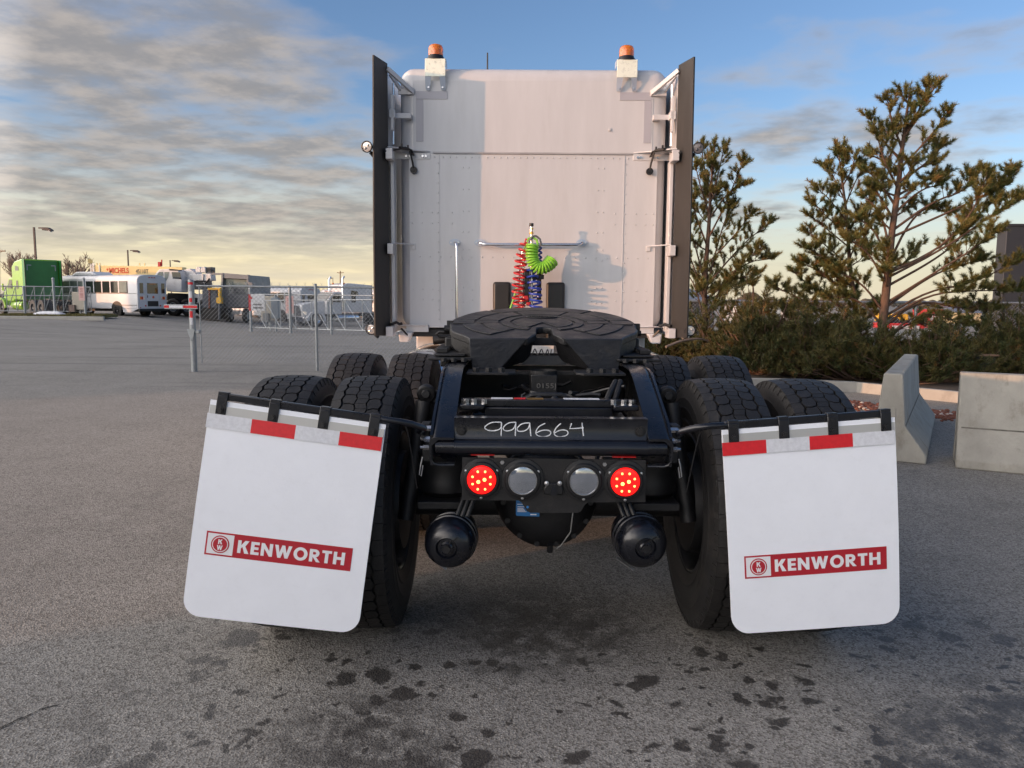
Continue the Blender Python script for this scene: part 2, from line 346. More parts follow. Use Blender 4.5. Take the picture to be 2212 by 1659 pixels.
def text_mesh(s, mtl, O, U, V, w, h, bold=0.0, depth=0.0015, italic=0.0, spacing=1.0):
    """flat letters fitted into the w x h box whose centre is O, U to the right, V up"""
    cu = bpy.data.curves.new('lettering', 'FONT'); cu.body = s; cu.align_x = 'CENTER'; cu.offset = bold; cu.extrude = 0.01; cu.shear = italic; cu.space_character = spacing; cu.resolution_u = 4
    o = bpy.data.objects.new('lettering', cu); me = bpy.data.meshes.new_from_object(o)
    bpy.data.objects.remove(o); bpy.data.curves.remove(cu)
    n = len(me.vertices); a = np.empty(n * 3); me.vertices.foreach_get('co', a); a = a.reshape(-1, 3)
    lo, hi = a.min(0), a.max(0); a = (a - (lo + hi) / 2) / np.maximum(hi - lo, 1e-6)
    U = Vector(U).normalized(); V = Vector(V).normalized(); W = U.cross(V)
    B = np.array([U * w, V * h, W * depth]); c = a @ B + np.array(O)
    me.vertices.foreach_set('co', c.ravel()); me.materials.clear(); me.materials.append(mtl); me.update()
    return me

# ================================================================ SETTING: ground
def asphalt():
    M_ = bpy.data.materials.new('worn_asphalt'); M_.use_nodes = True; nt = M_.node_tree; N = nt.nodes; L = nt.links; b = N['Principled BSDF']
    geo = N.new('ShaderNodeNewGeometry'); P_ = geo.outputs['Position']
    def noise(scale, det=5, rough=0.6, vec=P_):
        n = N.new('ShaderNodeTexNoise'); n.inputs['Scale'].default_value = scale; n.inputs['Detail'].default_value = det; n.inputs['Roughness'].default_value = rough; L.new(vec, n.inputs['Vector']); return n.outputs['Fac']
    def vor(scale, feat='F1'):
        n = N.new('ShaderNodeTexVoronoi'); n.feature = feat; n.inputs['Scale'].default_value = scale; L.new(P_, n.inputs['Vector']); return n
    def mr(v, a, b_, c=0.0, d=1.0):
        n = N.new('ShaderNodeMapRange'); n.interpolation_type = 'SMOOTHSTEP'; L.new(v, n.inputs[0])
        for i, x in enumerate((a, b_, c, d)): n.inputs[i + 1].default_value = x
        return n.outputs[0]
    def mx(f, a, c, mode='MIX'):
        n = N.new('ShaderNodeMix'); n.data_type = 'RGBA'; n.blend_type = mode
        if isinstance(f, (int, float)): n.inputs[0].default_value = f
        else: L.new(f, n.inputs[0])
        for s, v in ((n.inputs[6], a), (n.inputs[7], c)):
            if isinstance(v, tuple): s.default_value = (*v, 1)
            else: L.new(v, s)
        return n.outputs[2]
    def ml(a, c, op='MULTIPLY'):
        n = N.new('ShaderNodeMath'); n.operation = op
        for i, v in enumerate((a, c)):
            if isinstance(v, (int, float)): n.inputs[i].default_value = v
            else: L.new(v, n.inputs[i])
        return n.outputs[0]
    base = mx(mr(noise(0.35, 4), 0.3, 0.7), (0.224, 0.212, 0.190), (0.292, 0.277, 0.249))
    base = mx(mr(noise(2.3, 6, 0.65), 0.35, 0.72, 0, 0.45), base, (0.345, 0.328, 0.294))
    # aggregate: small pale and dark chips
    v = vor(150); sepc = N.new('ShaderNodeSeparateColor'); L.new(v.outputs['Color'], sepc.inputs[0])
    chip = mr(sepc.outputs[0], 0.70, 0.95); inside = mr(v.outputs['Distance'], 0.50, 0.25)
    base = mx(ml(ml(chip, inside), 0.85), base, (0.52, 0.48, 0.42))
    base = mx(ml(mr(sepc.outputs[1], 0.45, 0.9), 0.80), base, (0.095, 0.082, 0.068))
    v2 = vor(48); s2 = N.new('ShaderNodeSeparateColor'); L.new(v2.outputs['Color'], s2.inputs[0])
    base = mx(ml(mr(s2.outputs[0], 0.55, 0.95), 0.28), base, (0.075, 0.07, 0.065))
    # oil and water drips, thick behind and under the tandem
    sp = N.new('ShaderNodeSeparateXYZ'); L.new(P_, sp.inputs[0])
    warp = N.new('ShaderNodeVectorMath'); warp.operation = 'ADD'; L.new(P_, warp.inputs[0])
    nn = N.new('ShaderNodeTexNoise'); nn.inputs['Scale'].default_value = 14; nn.inputs['Detail'].default_value = 4; L.new(P_, nn.inputs['Vector'])
    vs = N.new('ShaderNodeVectorMath'); vs.operation = 'SCALE'; L.new(nn.outputs['Color'], vs.inputs[0]); vs.inputs['Scale'].default_value = 0.13; L.new(vs.outputs[0], warp.inputs[1])
    def drops(scale, r0, r1, keep):
        n = N.new('ShaderNodeTexVoronoi'); n.inputs['Scale'].default_value = scale; n.inputs['Randomness'].default_value = 1.0; L.new(warp.outputs[0], n.inputs['Vector'])
        s = N.new('ShaderNodeSeparateColor'); L.new(n.outputs['Color'], s.inputs[0])
        size = mr(s.outputs[1], 0.0, 1.0, r0, r1)
        hit = ml(size, n.outputs['Distance'], 'SUBTRACT')
        return ml(mr(hit, -0.05, 0.09), mr(s.outputs[0], keep, keep + 0.02))
    near = ml(mr(sp.outputs[1], 3.9, 2.8), mr(noise(1.1, 3), 0.36, 0.50))
    near = ml(near, ml(mr(sp.outputs[0], -1.9, -0.9), mr(sp.outputs[0], 2.7, 1.9)))
    far = mr(noise(0.5, 3), 0.55, 0.7, 0, 0.35)
    zone = ml(ml(mr(sp.outputs[1], 3.7, 2.7), mr(sp.outputs[0], -1.5, -0.8)), mr(sp.outputs[0], 2.8, 2.1))
    def blob(x, y, rad):
        d = N.new('ShaderNodeVectorMath'); d.operation = 'DISTANCE'; L.new(P_, d.inputs[0]); d.inputs[1].default_value = (x, y, 0); return mr(d.outputs['Value'], rad, rad * 0.25)
    bl = None
    for x, y, rad in ((-.62, 2.28, .42), (-.42, 2.05, .40), (-.75, 1.95, .4), (1.28, 2.28, .42), (1.55, 2.42, .40), (1.1, 2.05, .35), (.02, 3.1, .6), (1.75, 2.05, .35)):
        v_ = blob(x, y, rad); bl = v_ if bl is None else ml(bl, v_, 'MAXIMUM')
    grime = ml(bl, mr(noise(9, 6, 0.7), 0.36, 0.58))
    where = ml(ml(near, far, 'MAXIMUM'), zone, 'MAXIMUM')
    small = ml(drops(8.0, 0.02, 0.42, 0.30), drops(16.0, 0.04, 0.42, 0.42), 'MAXIMUM')
    spots = ml(ml(ml(drops(3.6, 0.04, 0.36, 0.55), near), ml(small, where), 'MAXIMUM'), ml(grime, 0.9), 'MAXIMUM')
    base = mx(ml(spots, 0.88), base, (0.036, 0.032, 0.029))
    # long tyre scuffs on the yard beyond
    mp = N.new('ShaderNodeMapping'); L.new(P_, mp.inputs[0]); mp.inputs['Rotation'].default_value = (0, 0, R(14)); mp.inputs['Scale'].default_value = (0.12, 1.3, 1)
    sc = mr(noise(0.9, 4, 0.6, mp.outputs[0]), 0.52, 0.70, 0, 0.5)
    base = mx(ml(sc, mr(sp.outputs[1], 8, 14)), base, (0.085, 0.08, 0.076))
    L.new(base, b.inputs['Base Color'])
    L.new(mr(spots, 0, 1, 0.86, 0.48), b.inputs['Roughness']); b.inputs['Specular IOR Level'].default_value = 0.35
    bp = N.new('ShaderNodeBump'); bp.inputs['Strength'].default_value = 0.55; bp.inputs['Distance'].default_value = 0.004
    L.new(ml(v.outputs['Distance'], noise(60, 3), 'ADD'), bp.inputs['Height']); L.new(bp.outputs[0], b.inputs['Normal'])
    return M_
ASPH = asphalt()
def make_ground():
    xs = sorted(set([-2500, -900, -400, -200, -120, -80] + list(range(-60, 61, 2)) + [80, 120, 200, 400, 900, 2500]))
    ys = sorted(set([-600, -200, -80, -30, -10] + list(range(-4, 80, 2)) + [90, 120, 160, 220, 320, 500, 900, 1800, 4500]))
    m_ = MB(); m_.v = [(x, y, zg(x, y)) for y in ys for x in xs]; nx = len(xs)
    m_.f = [(j * nx + i, j * nx + i + 1, (j + 1) * nx + i + 1, (j + 1) * nx + i) for j in range(len(ys) - 1) for i in range(nx - 1)]
    structure(m_.build('ground', ASPH))
    # a long crack at the left of the foreground
    CR = mat('crack_filler_dark', (0.018, 0.017, 0.016), 0.9)
    pts = [gnd(*p) for p in ((-60, 1605), (0, 1576), (38, 1556), (66, 1548), (92, 1534), (112, 1530), (133, 1522))]
    m_ = MB(); prev = None
    fine = []
    for a, b in zip(pts, pts[1:]):
        for k in range(6): fine.append(a.lerp(b, k / 6) + Vector((0, random.uniform(-.006, .006), 0)))
    vs = []
    for i, p in enumerate(fine):
        w = 0.0060 * (1 - i / len(fine)) + 0.0020 + random.uniform(0, .002)
        vs += [(p.x, p.y - w, 0.003), (p.x, p.y + w, 0.003)]
    m_.add(vs, [(2 * i, 2 * i + 2, 2 * i + 3, 2 * i + 1) for i in range(len(fine) - 1)])
    structure(m_.build('ground_crack', CR))
make_ground()

# ================================================================ THE TRUCK
TR = thing('semi_truck', 'white sleeper tractor unit seen from behind with black frame, fifth wheel and white mud flaps', 'truck', (0, 3.86, 0), world=True)
R_ = 0.525
def tyre_mesh():
    m_ = MB(); n = 96
    half = 0.138
    # carcass with sidewall ribs (groove bottoms)
    rt = R_ - 0.017
    prof = [(0.292, -0.105), (0.300, -0.118), (0.33, -0.128), (0.345, -0.134), (0.352, -0.131), (0.40, -0.140), (0.406, -0.137), (0.440, -0.139), (0.447, -0.135), (0.47, -0.132), (0.500, -0.120), (rt - 0.004, -0.108), (rt, -0.09), (rt + 0.002, 0.0)]
    prof = prof + [(r, -h) for r, h in reversed(prof[:-1])]
    m_.lathe(prof, (0, 0, 0), (1, 0, 0), n)
    return m_
def tread_mesh():
    m_ = MB()
    def crown(x): return R_ - 0.010 * (abs(x) / 0.118) ** 2.6
    def block(poly, depth=0.018, inset=0.0015):
        k = len(poly); vs = []
        for u, x in poly:
            r = crown(x); vs.append((x, r * math.sin(u), r * math.cos(u)))
        for u, x in poly:
            r = crown(x) - depth; vs.append((x, r * math.sin(u), r * math.cos(u)))
        m_.add(vs, [tuple(range(k))] + [(i, (i + 1) % k, k + (i + 1) % k, k + i) for i in range(k)])
    NP = 54; du = 2 * math.pi / NP; g = 0.055
    for i in range(NP):
        u0 = i * du; j = random.uniform(-.03, .03) * du
        for sgn in (-1, 1):
            # intermediate rows: blocks with slanted, bulging ends
            ph = 0.0 if sgn < 0 else 0.5 * du
            a, b = u0 + ph + g * du, u0 + ph + (1 - g) * du; mid = (a + b) / 2 + j
            xi, xo = sgn * 0.029, sgn * 0.068
            sk = 0.10 * du
            block([(a + sk, xi), (mid, xi - sgn * 0.006), (b + sk, xi), (b - sk * .3, (xi + xo) / 2), (b, xo), (mid, xo + sgn * 0.009), (a, xo), (a - sk * .3, (xi + xo) / 2)])
            # shoulder blocks wrapping over the edge
            a, b = u0 + ph + 0.5 * du + 0.018 * du, u0 + ph + 1.5 * du - 0.018 * du; mid = (a + b) / 2
            xi, xo = sgn * 0.082, sgn * 0.119
            block([(a, xi + sgn * 0.003), (mid, xi - sgn * 0.005), (b, xi + sgn * 0.003), (b, xo), (a, xo)], 0.03)
            # lug down the side below the shoulder
            a2, b2 = a + 0.12 * du, b - 0.30 * du
            vs = []
            for u in (a2, b2):
                for r, x in ((R_ - 0.010, 0.118), (R_ - 0.040, 0.1285)):
                    vs.append((sgn * x, r * math.sin(u), r * math.cos(u)))
                    vs.append((sgn * (x - 0.012), (r - .006) * math.sin(u), (r - .006) * math.cos(u)))
            m_.add(vs, [(0, 2, 6, 4), (0, 1, 3, 2), (4, 6, 7, 5), (2, 3, 7, 6), (0, 4, 5, 1)])
        # centre rib, two half blocks per pitch
        for h in (0, 0.5):
            a, b = u0 + h * du + 0.02 * du, u0 + (h + .5) * du - 0.02 * du; o = 0.004 if h else -0.004
            block([(a, -0.021 + o), (b, -0.021 - o), (b, 0.021 - o), (a, 0.021 + o)], 0.014)
    return m_
TYRE = tyre_mesh().mesh('tyre', RUBBERB, 30); TREAD = tread_mesh().mesh('tread', RUBBER, 0)
TYRE.materials[0] = mat('sidewall_rubber', (0.014, 0.0135, 0.0135), 0.5, var=0.3, vscale=9, bump=0.1, bscale=60, dirt=(0.048, 0.042, 0.036), dscale=5, damt=0.5)
rim = MB().lathe([(0.296, -0.112), (0.288, -0.118), (0.281, -0.110), (0.276, -0.06), (0.270, 0.00), (0.262, 0.06), (0.262, 0.085), (0.200, 0.095), (0.145, 0.11), (0.140, 0.155), (0.0, 0.16)], (0, 0, 0), (1, 0, 0), 48)
rim.lathe([(0.296, 0.112), (0.286, 0.116), (0.280, 0.108), (0.264, 0.09)], (0, 0, 0), (1, 0, 0), 48)
for k in range(10):
    a = 2 * math.pi * k / 10; rim.cyl((0.098, .17 * math.cos(a), .17 * math.sin(a)), (0.135, .17 * math.cos(a), .17 * math.sin(a)), .017, n=6)
RIM = rim.mesh('rim', RIMD)
drum = MB().lathe([(0.0, -0.17), (0.06, -0.17), (0.07, -0.14), (0.205, -0.13), (0.212, -0.10), (0.208, 0.06), (0.10, 0.07)], (0, 0, 0), (1, 0, 0), 40)
DRUM = drum.mesh('brake_drum', BLACKM)
def wheel(x, y, flip):
    w = link('tyre', TYRE, TR); sgn = -1 if flip else 1
    w.location = (x, y, R_); w.rotation_euler = (random.uniform(0, 6), 0, math.pi if flip else 0)
    for nm, me in (('tread', TREAD), ('rim', RIM)) + ((('brake_drum', DRUM),) if abs(x) < 0.9 else ()):
        c = bpy.data.objects.new(nm, me); COL.objects.link(c); c.parent = w
        if nm == 'rim': pass
for y in (3.2, 4.52):
    for sx in (-1, 1):
        wheel(sx * 0.722, y, sx < 0); wheel(sx * 1.055, y, sx < 0)
for sx in (-1, 1): wheel(sx * 1.02, 10.0, sx < 0)

# ---- sleeper box and its skin
SY = 6.25
slp = MB().bm(-1.06, 1.06, SY, 7.95, 1.12, 3.18).build('sleeper_box', WHITE, TR, bevel=0.115, seg=6)
MB().prism([(-1.06, 7.95, 1.10), (-1.06, 7.95, 3.10), (-1.02, 9.0, 2.55), (-1.02, 9.25, 1.85), (-1.02, 9.25, 1.10)], (2.1, 0, 0)).build('cab_shell', WHITE, TR, bevel=0.05)
MB().prism([(-0.72, 9.25, 0.7), (-0.72, 9.25, 1.75), (-0.66, 10.9, 1.5), (-0.66, 11.05, 0.7)], (1.42, 0, 0)).build('hood', WHITE, TR, bevel=0.06)
pan = MB(); pan.bm(-0.985, 0.985, SY - 0.012, SY + 0.02, 1.135, 2.505); po = pan.build('rear_panel', WHITE, slp, bevel=0.004)
MB().bm(-0.79, 0.79, SY - 0.024, SY - 0.010, 2.507, 2.519).build('seam_strip', mat('seam_mid_grey', (0.35, 0.35, 0.36), 0.5), slp)  # mid-grey strip along the panel seam
sv = MB()
for x in (-0.742, 0.722): sv.bm(x - .002, x + .002, SY - 0.0165, SY - 0.011, 1.14, 2.50)
for x in (-0.945, 0.935): sv.bm(x - .0025, x + .0025, SY - 0.004, SY + .01, 2.53, 3.04)
stuff(sv.build('panel_seams', WHITE, slp))
rv = MB()
def rivet(x, z, r=.0062, y=SY - .012): rv.lathe([(r, 0.0), (r * .85, -.004), (r * .4, -.006), (0.0001, -.0065)], (x, y, z), (0, 1, 0), 8)
x = -0.78
while x < 0.80: rivet(x, 2.478); x += random.choice((.052, .052, .07))
for z in np.arange(1.20, 2.44, 0.077): rivet(-0.752, z); rivet(0.736, z)
for z in (2.40, 2.23, 2.06, 1.90, 1.76, 1.68, 1.46, 1.34):
    for x in (-.555, -.51, .515, .56): rivet(x, z)
for x in (-.98, -.90, -.82, -.66): rivet(x + .02, 2.05); rivet(x + .02, 1.965)
for x in (.655, .82, .90, .96): rivet(x, 2.05); rivet(x, 1.965)
for x in np.arange(-.90, .95, .083): rivet(x, 1.70)
for z in (1.44, 1.36):
    for x in (-.98, -.90, -.82, -.66, -.50, .46, .655, .82, .90): rivet(x + .02, z)
stuff(rv.build('rivets', WHITE, slp))
for s in (-1, 1):
    tp = MB(); tp.bm(s * .925, s * .675, SY - .0045, SY + .001, 2.925, 2.985); tp.bm(s * .925, s * .868, SY - .004, SY + .001, 2.60, 2.922)
    tp.build('tape_mark', GREYTAPE, slp)
MB().lathe([(0.012, 0), (0.012, -.008), (.006, -.010), (0, -.010)], (.60, SY, 2.70), (0, 1, 0), 12).build('plug', WHITE, slp)
# ---- side fairings
for s in (-1, 1):
    fr = MB(); fr.prism([(s * 1.115, 6.07, 1.085), (s * 1.115, 6.07, 3.135), (s * 1.10, 7.1, 3.06), (s * 1.10, 7.1, 1.10)], (s * 0.025, 0, 0))
    fo = fr.build('side_fairing', WHITE, TR, bevel=0.004)
    e = MB(); e.prism([(s * 1.180, 5.85, 1.085), (s * 1.179, 5.85, 1.9), (s * 1.167, 5.85, 3.138), (s * 1.106, 6.085, 3.145), (s * 1.106, 6.085, 1.075)], (s * 0.014, 0.004, 0))
    e.build('rubber_edge', EDGE, fo, bevel=0.003)
    MB().tube([(s * 1.085, 6.20, 1.14), (s * 1.085, 6.20, 2.42)], .018, 10).tube([(s * 1.08, 6.16, 2.56), (s * 1.075, 6.16, 3.02)], .009, 8).build('fairing_pole', CHROME, fo)
    MB().bm(s * 1.095, s * 1.068, 6.10, 6.20, 1.12, 2.44).build('inner_channel', WHITE, fo, bevel=.004)
    MB().bm(s * 1.092, s * 1.070, 6.12, 6.16, 2.66, 2.93).build('sleeve', WHITE, fo, bevel=.004)
    fo.location.x = -.012
    # top stay: two white bars forming a V
    st = MB(); st.bar((s * 1.105, 6.06, 3.10), (s * .93, 6.235, 2.975), .022, .035); st.bar((s * 1.10, 6.16, 3.09), (s * 1.03, 6.235, 2.99), .018, .03); st.bm(s * 1.05, s * .925, 6.228, 6.25, 2.955, 3.005)
    st.build('top_stay', WHITE, fo, bevel=.003)
    b_ = MB(); b_.bm(s * 1.10, s * .945, 6.19, 6.20, 2.765, 2.805); b_.bm(s * 1.00, s * .945, 6.20, 6.25, 2.765, 2.805); b_.bm(s * 1.105, s * 1.06, 6.12, 6.19, 2.755, 2.815); b_.build('hinge_bracket', WHITE, fo, bevel=.003)
    # main shelf bracket at the seam
    b_ = MB(); b_.bm(s * 1.10, s * .80, 6.232, 6.24, 2.462, 2.512); b_.prism([(s * 1.11, 6.06, 2.518), (s * 1.11, 6.24, 2.518), (s * .80, 6.24, 2.518), (s * .96, 6.17, 2.518), (s * 1.05, 6.08, 2.518)], (0, 0, .010)); b_.bm(s * 1.112, s * 1.06, 5.98, 6.10, 2.42, 2.50)
    b_.build('shelf_bracket', WHITE, fo, bevel=.003)
    bl = MB()
    for x in (.99, .955, .86, .835): bl.cyl((s * x, 6.235, 2.485), (s * x, 6.222, 2.485), .010, n=6)
    stuff(bl.build('bracket_bolts', STEEL, fo))
    b_ = MB(); b_.bm(s * 1.11, s * 1.065, 6.0, 6.12, 1.71, 1.79); b_.bar((s * 1.09, 6.08, 1.80), (s * .93, 6.235, 1.795), .014, .008); b_.bm(s * .955, s * .92, 6.228, 6.239, 1.755, 1.805); b_.build('lower_bracket', WHITE, fo, bevel=.003)
    b_ = MB(); b_.bm(s * 1.115, s * .82, 6.20, 6.239, 1.150, 1.158); b_.bm(s * 1.0, s * .82, 6.226, 6.238, 1.10, 1.150); b_.bm(s * 1.125, s * 1.07, 5.98, 6.12, 1.075, 1.15); b_.build('foot_bracket', WHITE, fo, bevel=.003)
    MB().prism([(s * 1.06, 6.18, 1.10), (s * .94, 6.18, 1.10), (s * .98, 6.18, 1.02), (s * 1.05, 6.18, 1.02)], (0, .10, 0)).build('white_foot', WHITE, fo, bevel=.01)
    MB().bar((s * 1.03, 6.15, 1.13), (s * .97, 6.20, 1.055), .015, .012).build('rubber_strap', BLACKR, fo)
    # cables and rubber toggle
    c = MB(); c.tube([(s * 1.12, 5.98, 2.475), (s * 1.07, 6.0, 2.485), (s * 1.02, 6.10, 2.515), (s * .985, 6.14, 2.535), (s * .94, 6.18, 2.52), (s * .925, 6.19, 2.48), (s * .945, 6.19, 2.49), (s * .95, 6.18, 2.52)], .007, 7)
    c.tube([(s * 1.02, 6.09, 2.522), (s * .965, 6.17, 2.528)], .013, 7); c.tube([(s * .955, 6.17, 2.515), (s * .935, 6.19, 2.43), (s * .93, 6.20, 2.39)], .008, 7)
    c.bm(s * 1.00, s * 1.012, 6.09, 6.11, 2.53, 2.555); c.bm(s * .96, s * .972, 6.15, 6.17, 2.53, 2.555)
    c.build('rubber_catch_cable', BLACKR, fo)
    MB().lathe([(0.0, -.022), (.012, -.022), (.014, -.016), (.027, -.016), (.029, 0.0), (.02, .006), (0, .006)], (s * .93, 6.215, 2.375), (0, 1, 0), 20).build('catch_knob', BLACKR, fo)
    MB().tube([(s * 1.10, 6.05, 1.165), (s * 1.06, 6.10, 1.18), (s * 1.04, 6.12, 1.165), (s * 1.02, 6.13, 1.17)], .012, 8).build('lower_catch', BLACKR, fo)
    # round work lights
    for z, tilt, mt in ((2.455, .35 if s < 0 else -.35, LENSC if s < 0 else LENSD), (1.135, 0, LENSC)):
        x = s * 1.232 if z > 2 else s * 1.225
        ax = Vector((-s * tilt * .5, 1, 0.1)).normalized()
        o = at(*((793, 317) if s < 0 else (1508, 320)), 5.86) if z > 2 else at(*((802, 711) if s < 0 else (1490, 714)), 5.88)
        h = MB().lathe([(0.0, .045), (.022, .045), (.036, .02), (.043, 0.0), (.043, -.012), (.037, -.014), (.036, -.006)], o, ax, 24)
        h.bar(o + Vector((-s * .02, .02, -.035)), o + Vector((-s * .045, .04, -.065)), .02, .02)
        lo = h.build('work_light', BLACKR, TR)
        MB().lathe([(.0366, -.006), (.025, -.009), (0, -.010)], o, ax, 20).build('lens', mt, lo)
        q = MB()
        t = ax.orthogonal().normalized()
        for k in (-1, 1): q.sphere(o + ax * -.010 + t * (.016 * k), .010, 8, 6)
        q.build('reflector', mt, lo)
# ---- beacons
for x in (-.768, .722):
    bk = MB(); bk.bm(x - .079, x + .079, 6.20, 6.206, 3.085, 3.218); bk.bm(x - .079, x + .079, 6.206, 6.34, 3.212, 3.218)
    bo = bk.build('beacon_bracket', BRKT, TR, bevel=.002)
    sx = 1 if x < 0 else -1
    pr = MB()
    for s in (-1, 1):
        pr.prism([(x + s * .079, 6.203, 3.0845), (x + s * .030, 6.203, 3.0845), (x + s * .022, 6.203, 3.073) if 0 else (x + s * .036, 6.203, 3.05), (x + s * .043, 6.229, 2.995), (x + s * .050, 6.233, 2.988), (x + s * .072, 6.233, 2.988), (x + s * .078, 6.229, 2.996)], (0, .004, 0))
    pr.build('prong', BRKT2, bo)
    MB().bm(x + sx * .080, x + sx * .084, 6.21, 6.30, 3.17, 3.218).build('side_flange', BRKT2, bo)
    q = MB()
    for s in (-1, 1): q.cyl((x + s * .055, 6.23, 3.008), (x + s * .055, 6.22, 3.008), .008, n=6)
    q.build('bolt', BOLT, bo)
    bb = MB().lathe([(.072, 0), (.070, .012), (.060, .026), (.058, .034)], (x, 6.26, 3.219), (0, 0, 1), 28, cap=True).build('beacon_base', BLACKR, bo)
    MB().lathe([(.058, .0), (.059, .030), (.057, .060), (.050, .076), (.036, .083), (0.0, .085)], (x, 6.26, 3.252), (0, 0, 1), 28).build('amber_lens', AMBER, bo)
    q = MB()
    for k in range(7):
        a = 2 * math.pi * k / 7; q.cyl((x + .044 * math.cos(a), 6.26 + .044 * math.sin(a), 3.25), (x + .046 * math.cos(a), 6.26 + .046 * math.sin(a), 3.30), .013, n=8)
    q.build('flash_cell', mat('beacon_cell', (.75, .30, .06), .25), bo)
MB().cyl((at(1053, 150, 6.8).x, 6.8, 3.1), at(1053, 114, 6.8), .008, .006, n=8).build('antenna', BLACKR, TR)
# ---- grab rails
def rail(pts, feet, nm):
    o = MB().tube(pts, .0125, 12).build(nm, CHROME, TR)
    for f in feet:
        MB().prism([(f[0] + .045 * math.cos(a) * (1.0), SY - .013, f[1] + .028 * math.sin(a)) for a in np.linspace(0, 2 * math.pi, 17)[:-1]], (0, -.008, 0)).build('foot_plate', BRKT2, o)
        q = MB()
        for k in (-1, 1): q.cyl((f[0] + k * .030, SY - .02, f[1]), (f[0] + k * .030, SY - .028, f[1]), .007, n=6)
        q.build('bolt', BOLT, o)
    return o
rail([(-.418, SY - .02, 1.813), (-.415, SY - .07, 1.812), (-.395, SY - .085, 1.80), (-.37, SY - .088, 1.797), (.345, SY - .088, 1.80), (.37, SY - .085, 1.803), (.39, SY - .07, 1.815), (.393, SY - .02, 1.818)], [(-.418, 1.815), (.393, 1.818)], 'grab_rail')
rail([(-.62, SY - .02, 1.815), (-.615, SY - .07, 1.812), (-.605, SY - .088, 1.80), (-.600, SY - .09, 1.77), (-.600, SY - .09, 1.20)], [(-.62, 1.815)], 'grab_rail')
# ---- black boxes low on the back wall
for x0, x1 in ((-.312, -.170), (.115, .262)):
    MB().bm(x0, x1, 6.185, 6.245, 1.0, 1.505).build('rear_wall_box', mat('black_vent_plastic', (.018, .016, .015), .42, var=.2, vscale=8), TR, bevel=.02, seg=3)
# ---- hose mast and coiled hoses
hc = crop(1750, 850, 700, 2212)
HY = 6.03
def hp(x, y, dy=0.0): return at(*hc(x, y), HY + dy)
mast = MB(); mast.tube([hp(1085, 1150), hp(1083, 200)], .011, 10); mast.tube([hp(1080, 210), hp(1083, 135)], .012, 10)
mo = mast.build('hose_mast', STEEL, TR)
MB().tube([hp(1083, 130), hp(1083, 92)], .017, 12).build('mast_cap', BLACKR, mo)
MB().tube([hp(1085, 165), hp(1090, 150)], .014, 8).tube([hp(1082, 230), hp(1082, 200)], .016, 8).build('brass_fitting', BRASS, mo)
MB().tube([hp(965, 1150, .02), hp(970, 420, .02)], .010, 10).tube([hp(990, 1150, .03), hp(990, 420, .03)], .008, 10).tube([hp(920, 1150, .03), hp(935, 640, .03)], .008, 8).build('air_pipe', CHROME, mo)
MB().tube([hp(945, 1000, .04), hp(975, 600, .04), hp(985, 430, .03), hp(1040, 300, .02)], .006, 8).tube([hp(820, 1150, .05), hp(860, 1040, .05), hp(900, 900, .05)], .008, 8).build('green_pipe', GREEN_H, mo)
ck = MB(); ck.box(hp(1025, 880, .0), (.045, .05, .27)); ck.box(hp(1110, 760, .01), (.16, .04, .035)); ck.box(hp(1178, 860, .03), (.035, .03, .23)); ck.tube([hp(1025, 1010), hp(1050, 960), hp(1085, 950)], .014, 8); ck.sphere(hp(1082, 950, -.02), .016)
ck.build('hose_clamp_bracket', BLACKR, mo, bevel=.004)
MB().box(hp(1012, 1028, -.01), (.045, .04, .045)).box(hp(1045, 1095, -.01), (.035, .04, .03)).build('red_gladhand', RED_H, mo, bevel=.008)
def coil(path, turns, rad, r, n=14, flat=0.42, ph=0.0):
    """helix of `turns` round a polyline path; seen almost side-on"""
    path = [Vector(p) for p in path]; seg = [0]
    for a, b in zip(path, path[1:]): seg.append(seg[-1] + (b - a).length)
    def ev(t):
        d_ = t * seg[-1]
        for i in range(len(path) - 1):
            if d_ <= seg[i + 1] or i == len(path) - 2:
                k = (d_ - seg[i]) / max(1e-6, seg[i + 1] - seg[i]); k0 = path[max(i - 1, 0)]; k3 = path[min(i + 2, len(path) - 1)]; a, b = path[i], path[i + 1]
                return 0.5 * ((2 * a) + (b - k0) * k + (2 * k0 - 5 * a + 4 * b - k3) * k * k + (3 * a - k0 - 3 * b + k3) * k ** 3)
    pts = []; N_ = int(turns * n)
    for i in range(N_ + 1):
        t = i / N_; p = ev(t); a = (ev(min(1, t + .01)) - ev(max(0, t - .01))).normalized()
        e1 = a.cross(Vector((0, 1, 0))).normalized(); e2 = Vector((0, 1, 0)) - a * a.y; e2.normalize()
        an = 2 * math.pi * i / n + ph; rr = rad(t) if callable(rad) else rad
        pts.append(p + e1 * (math.cos(an) * rr) + e2 * (math.sin(an) * rr))
    return pts
red = coil([hp(998, 330), hp(985, 420, -.02), hp(955, 520, -.03), hp(940, 700, -.03), hp(915, 900, -.03), hp(925, 1080, -.03), hp(930, 1150, -.03)], 11.5, lambda t: .030 + .014 * min(1, t * 3), .0078)
MB().tube([hp(1045, 300), hp(1010, 290), hp(1000, 330)] + red, .0080, 8).build('coiled_hose', RED_H, mo)
blue = coil([hp(1060, 640, -.01), hp(1085, 740, -.02), hp(1120, 860, -.03), hp(1133, 1000, -.03), hp(1140, 1150, -.03)], 7.2, lambda t: .030 + .016 * min(1, t * 3), .0078)
blue0 = coil([hp(1180, 360, .03), hp(1190, 440, .03), hp(1185, 560, .03)], 4, .012, .0078)
MB().tube(blue, .0086, 8).tube(blue0, .0075, 8).build('coiled_hose', BLUE_H, mo)
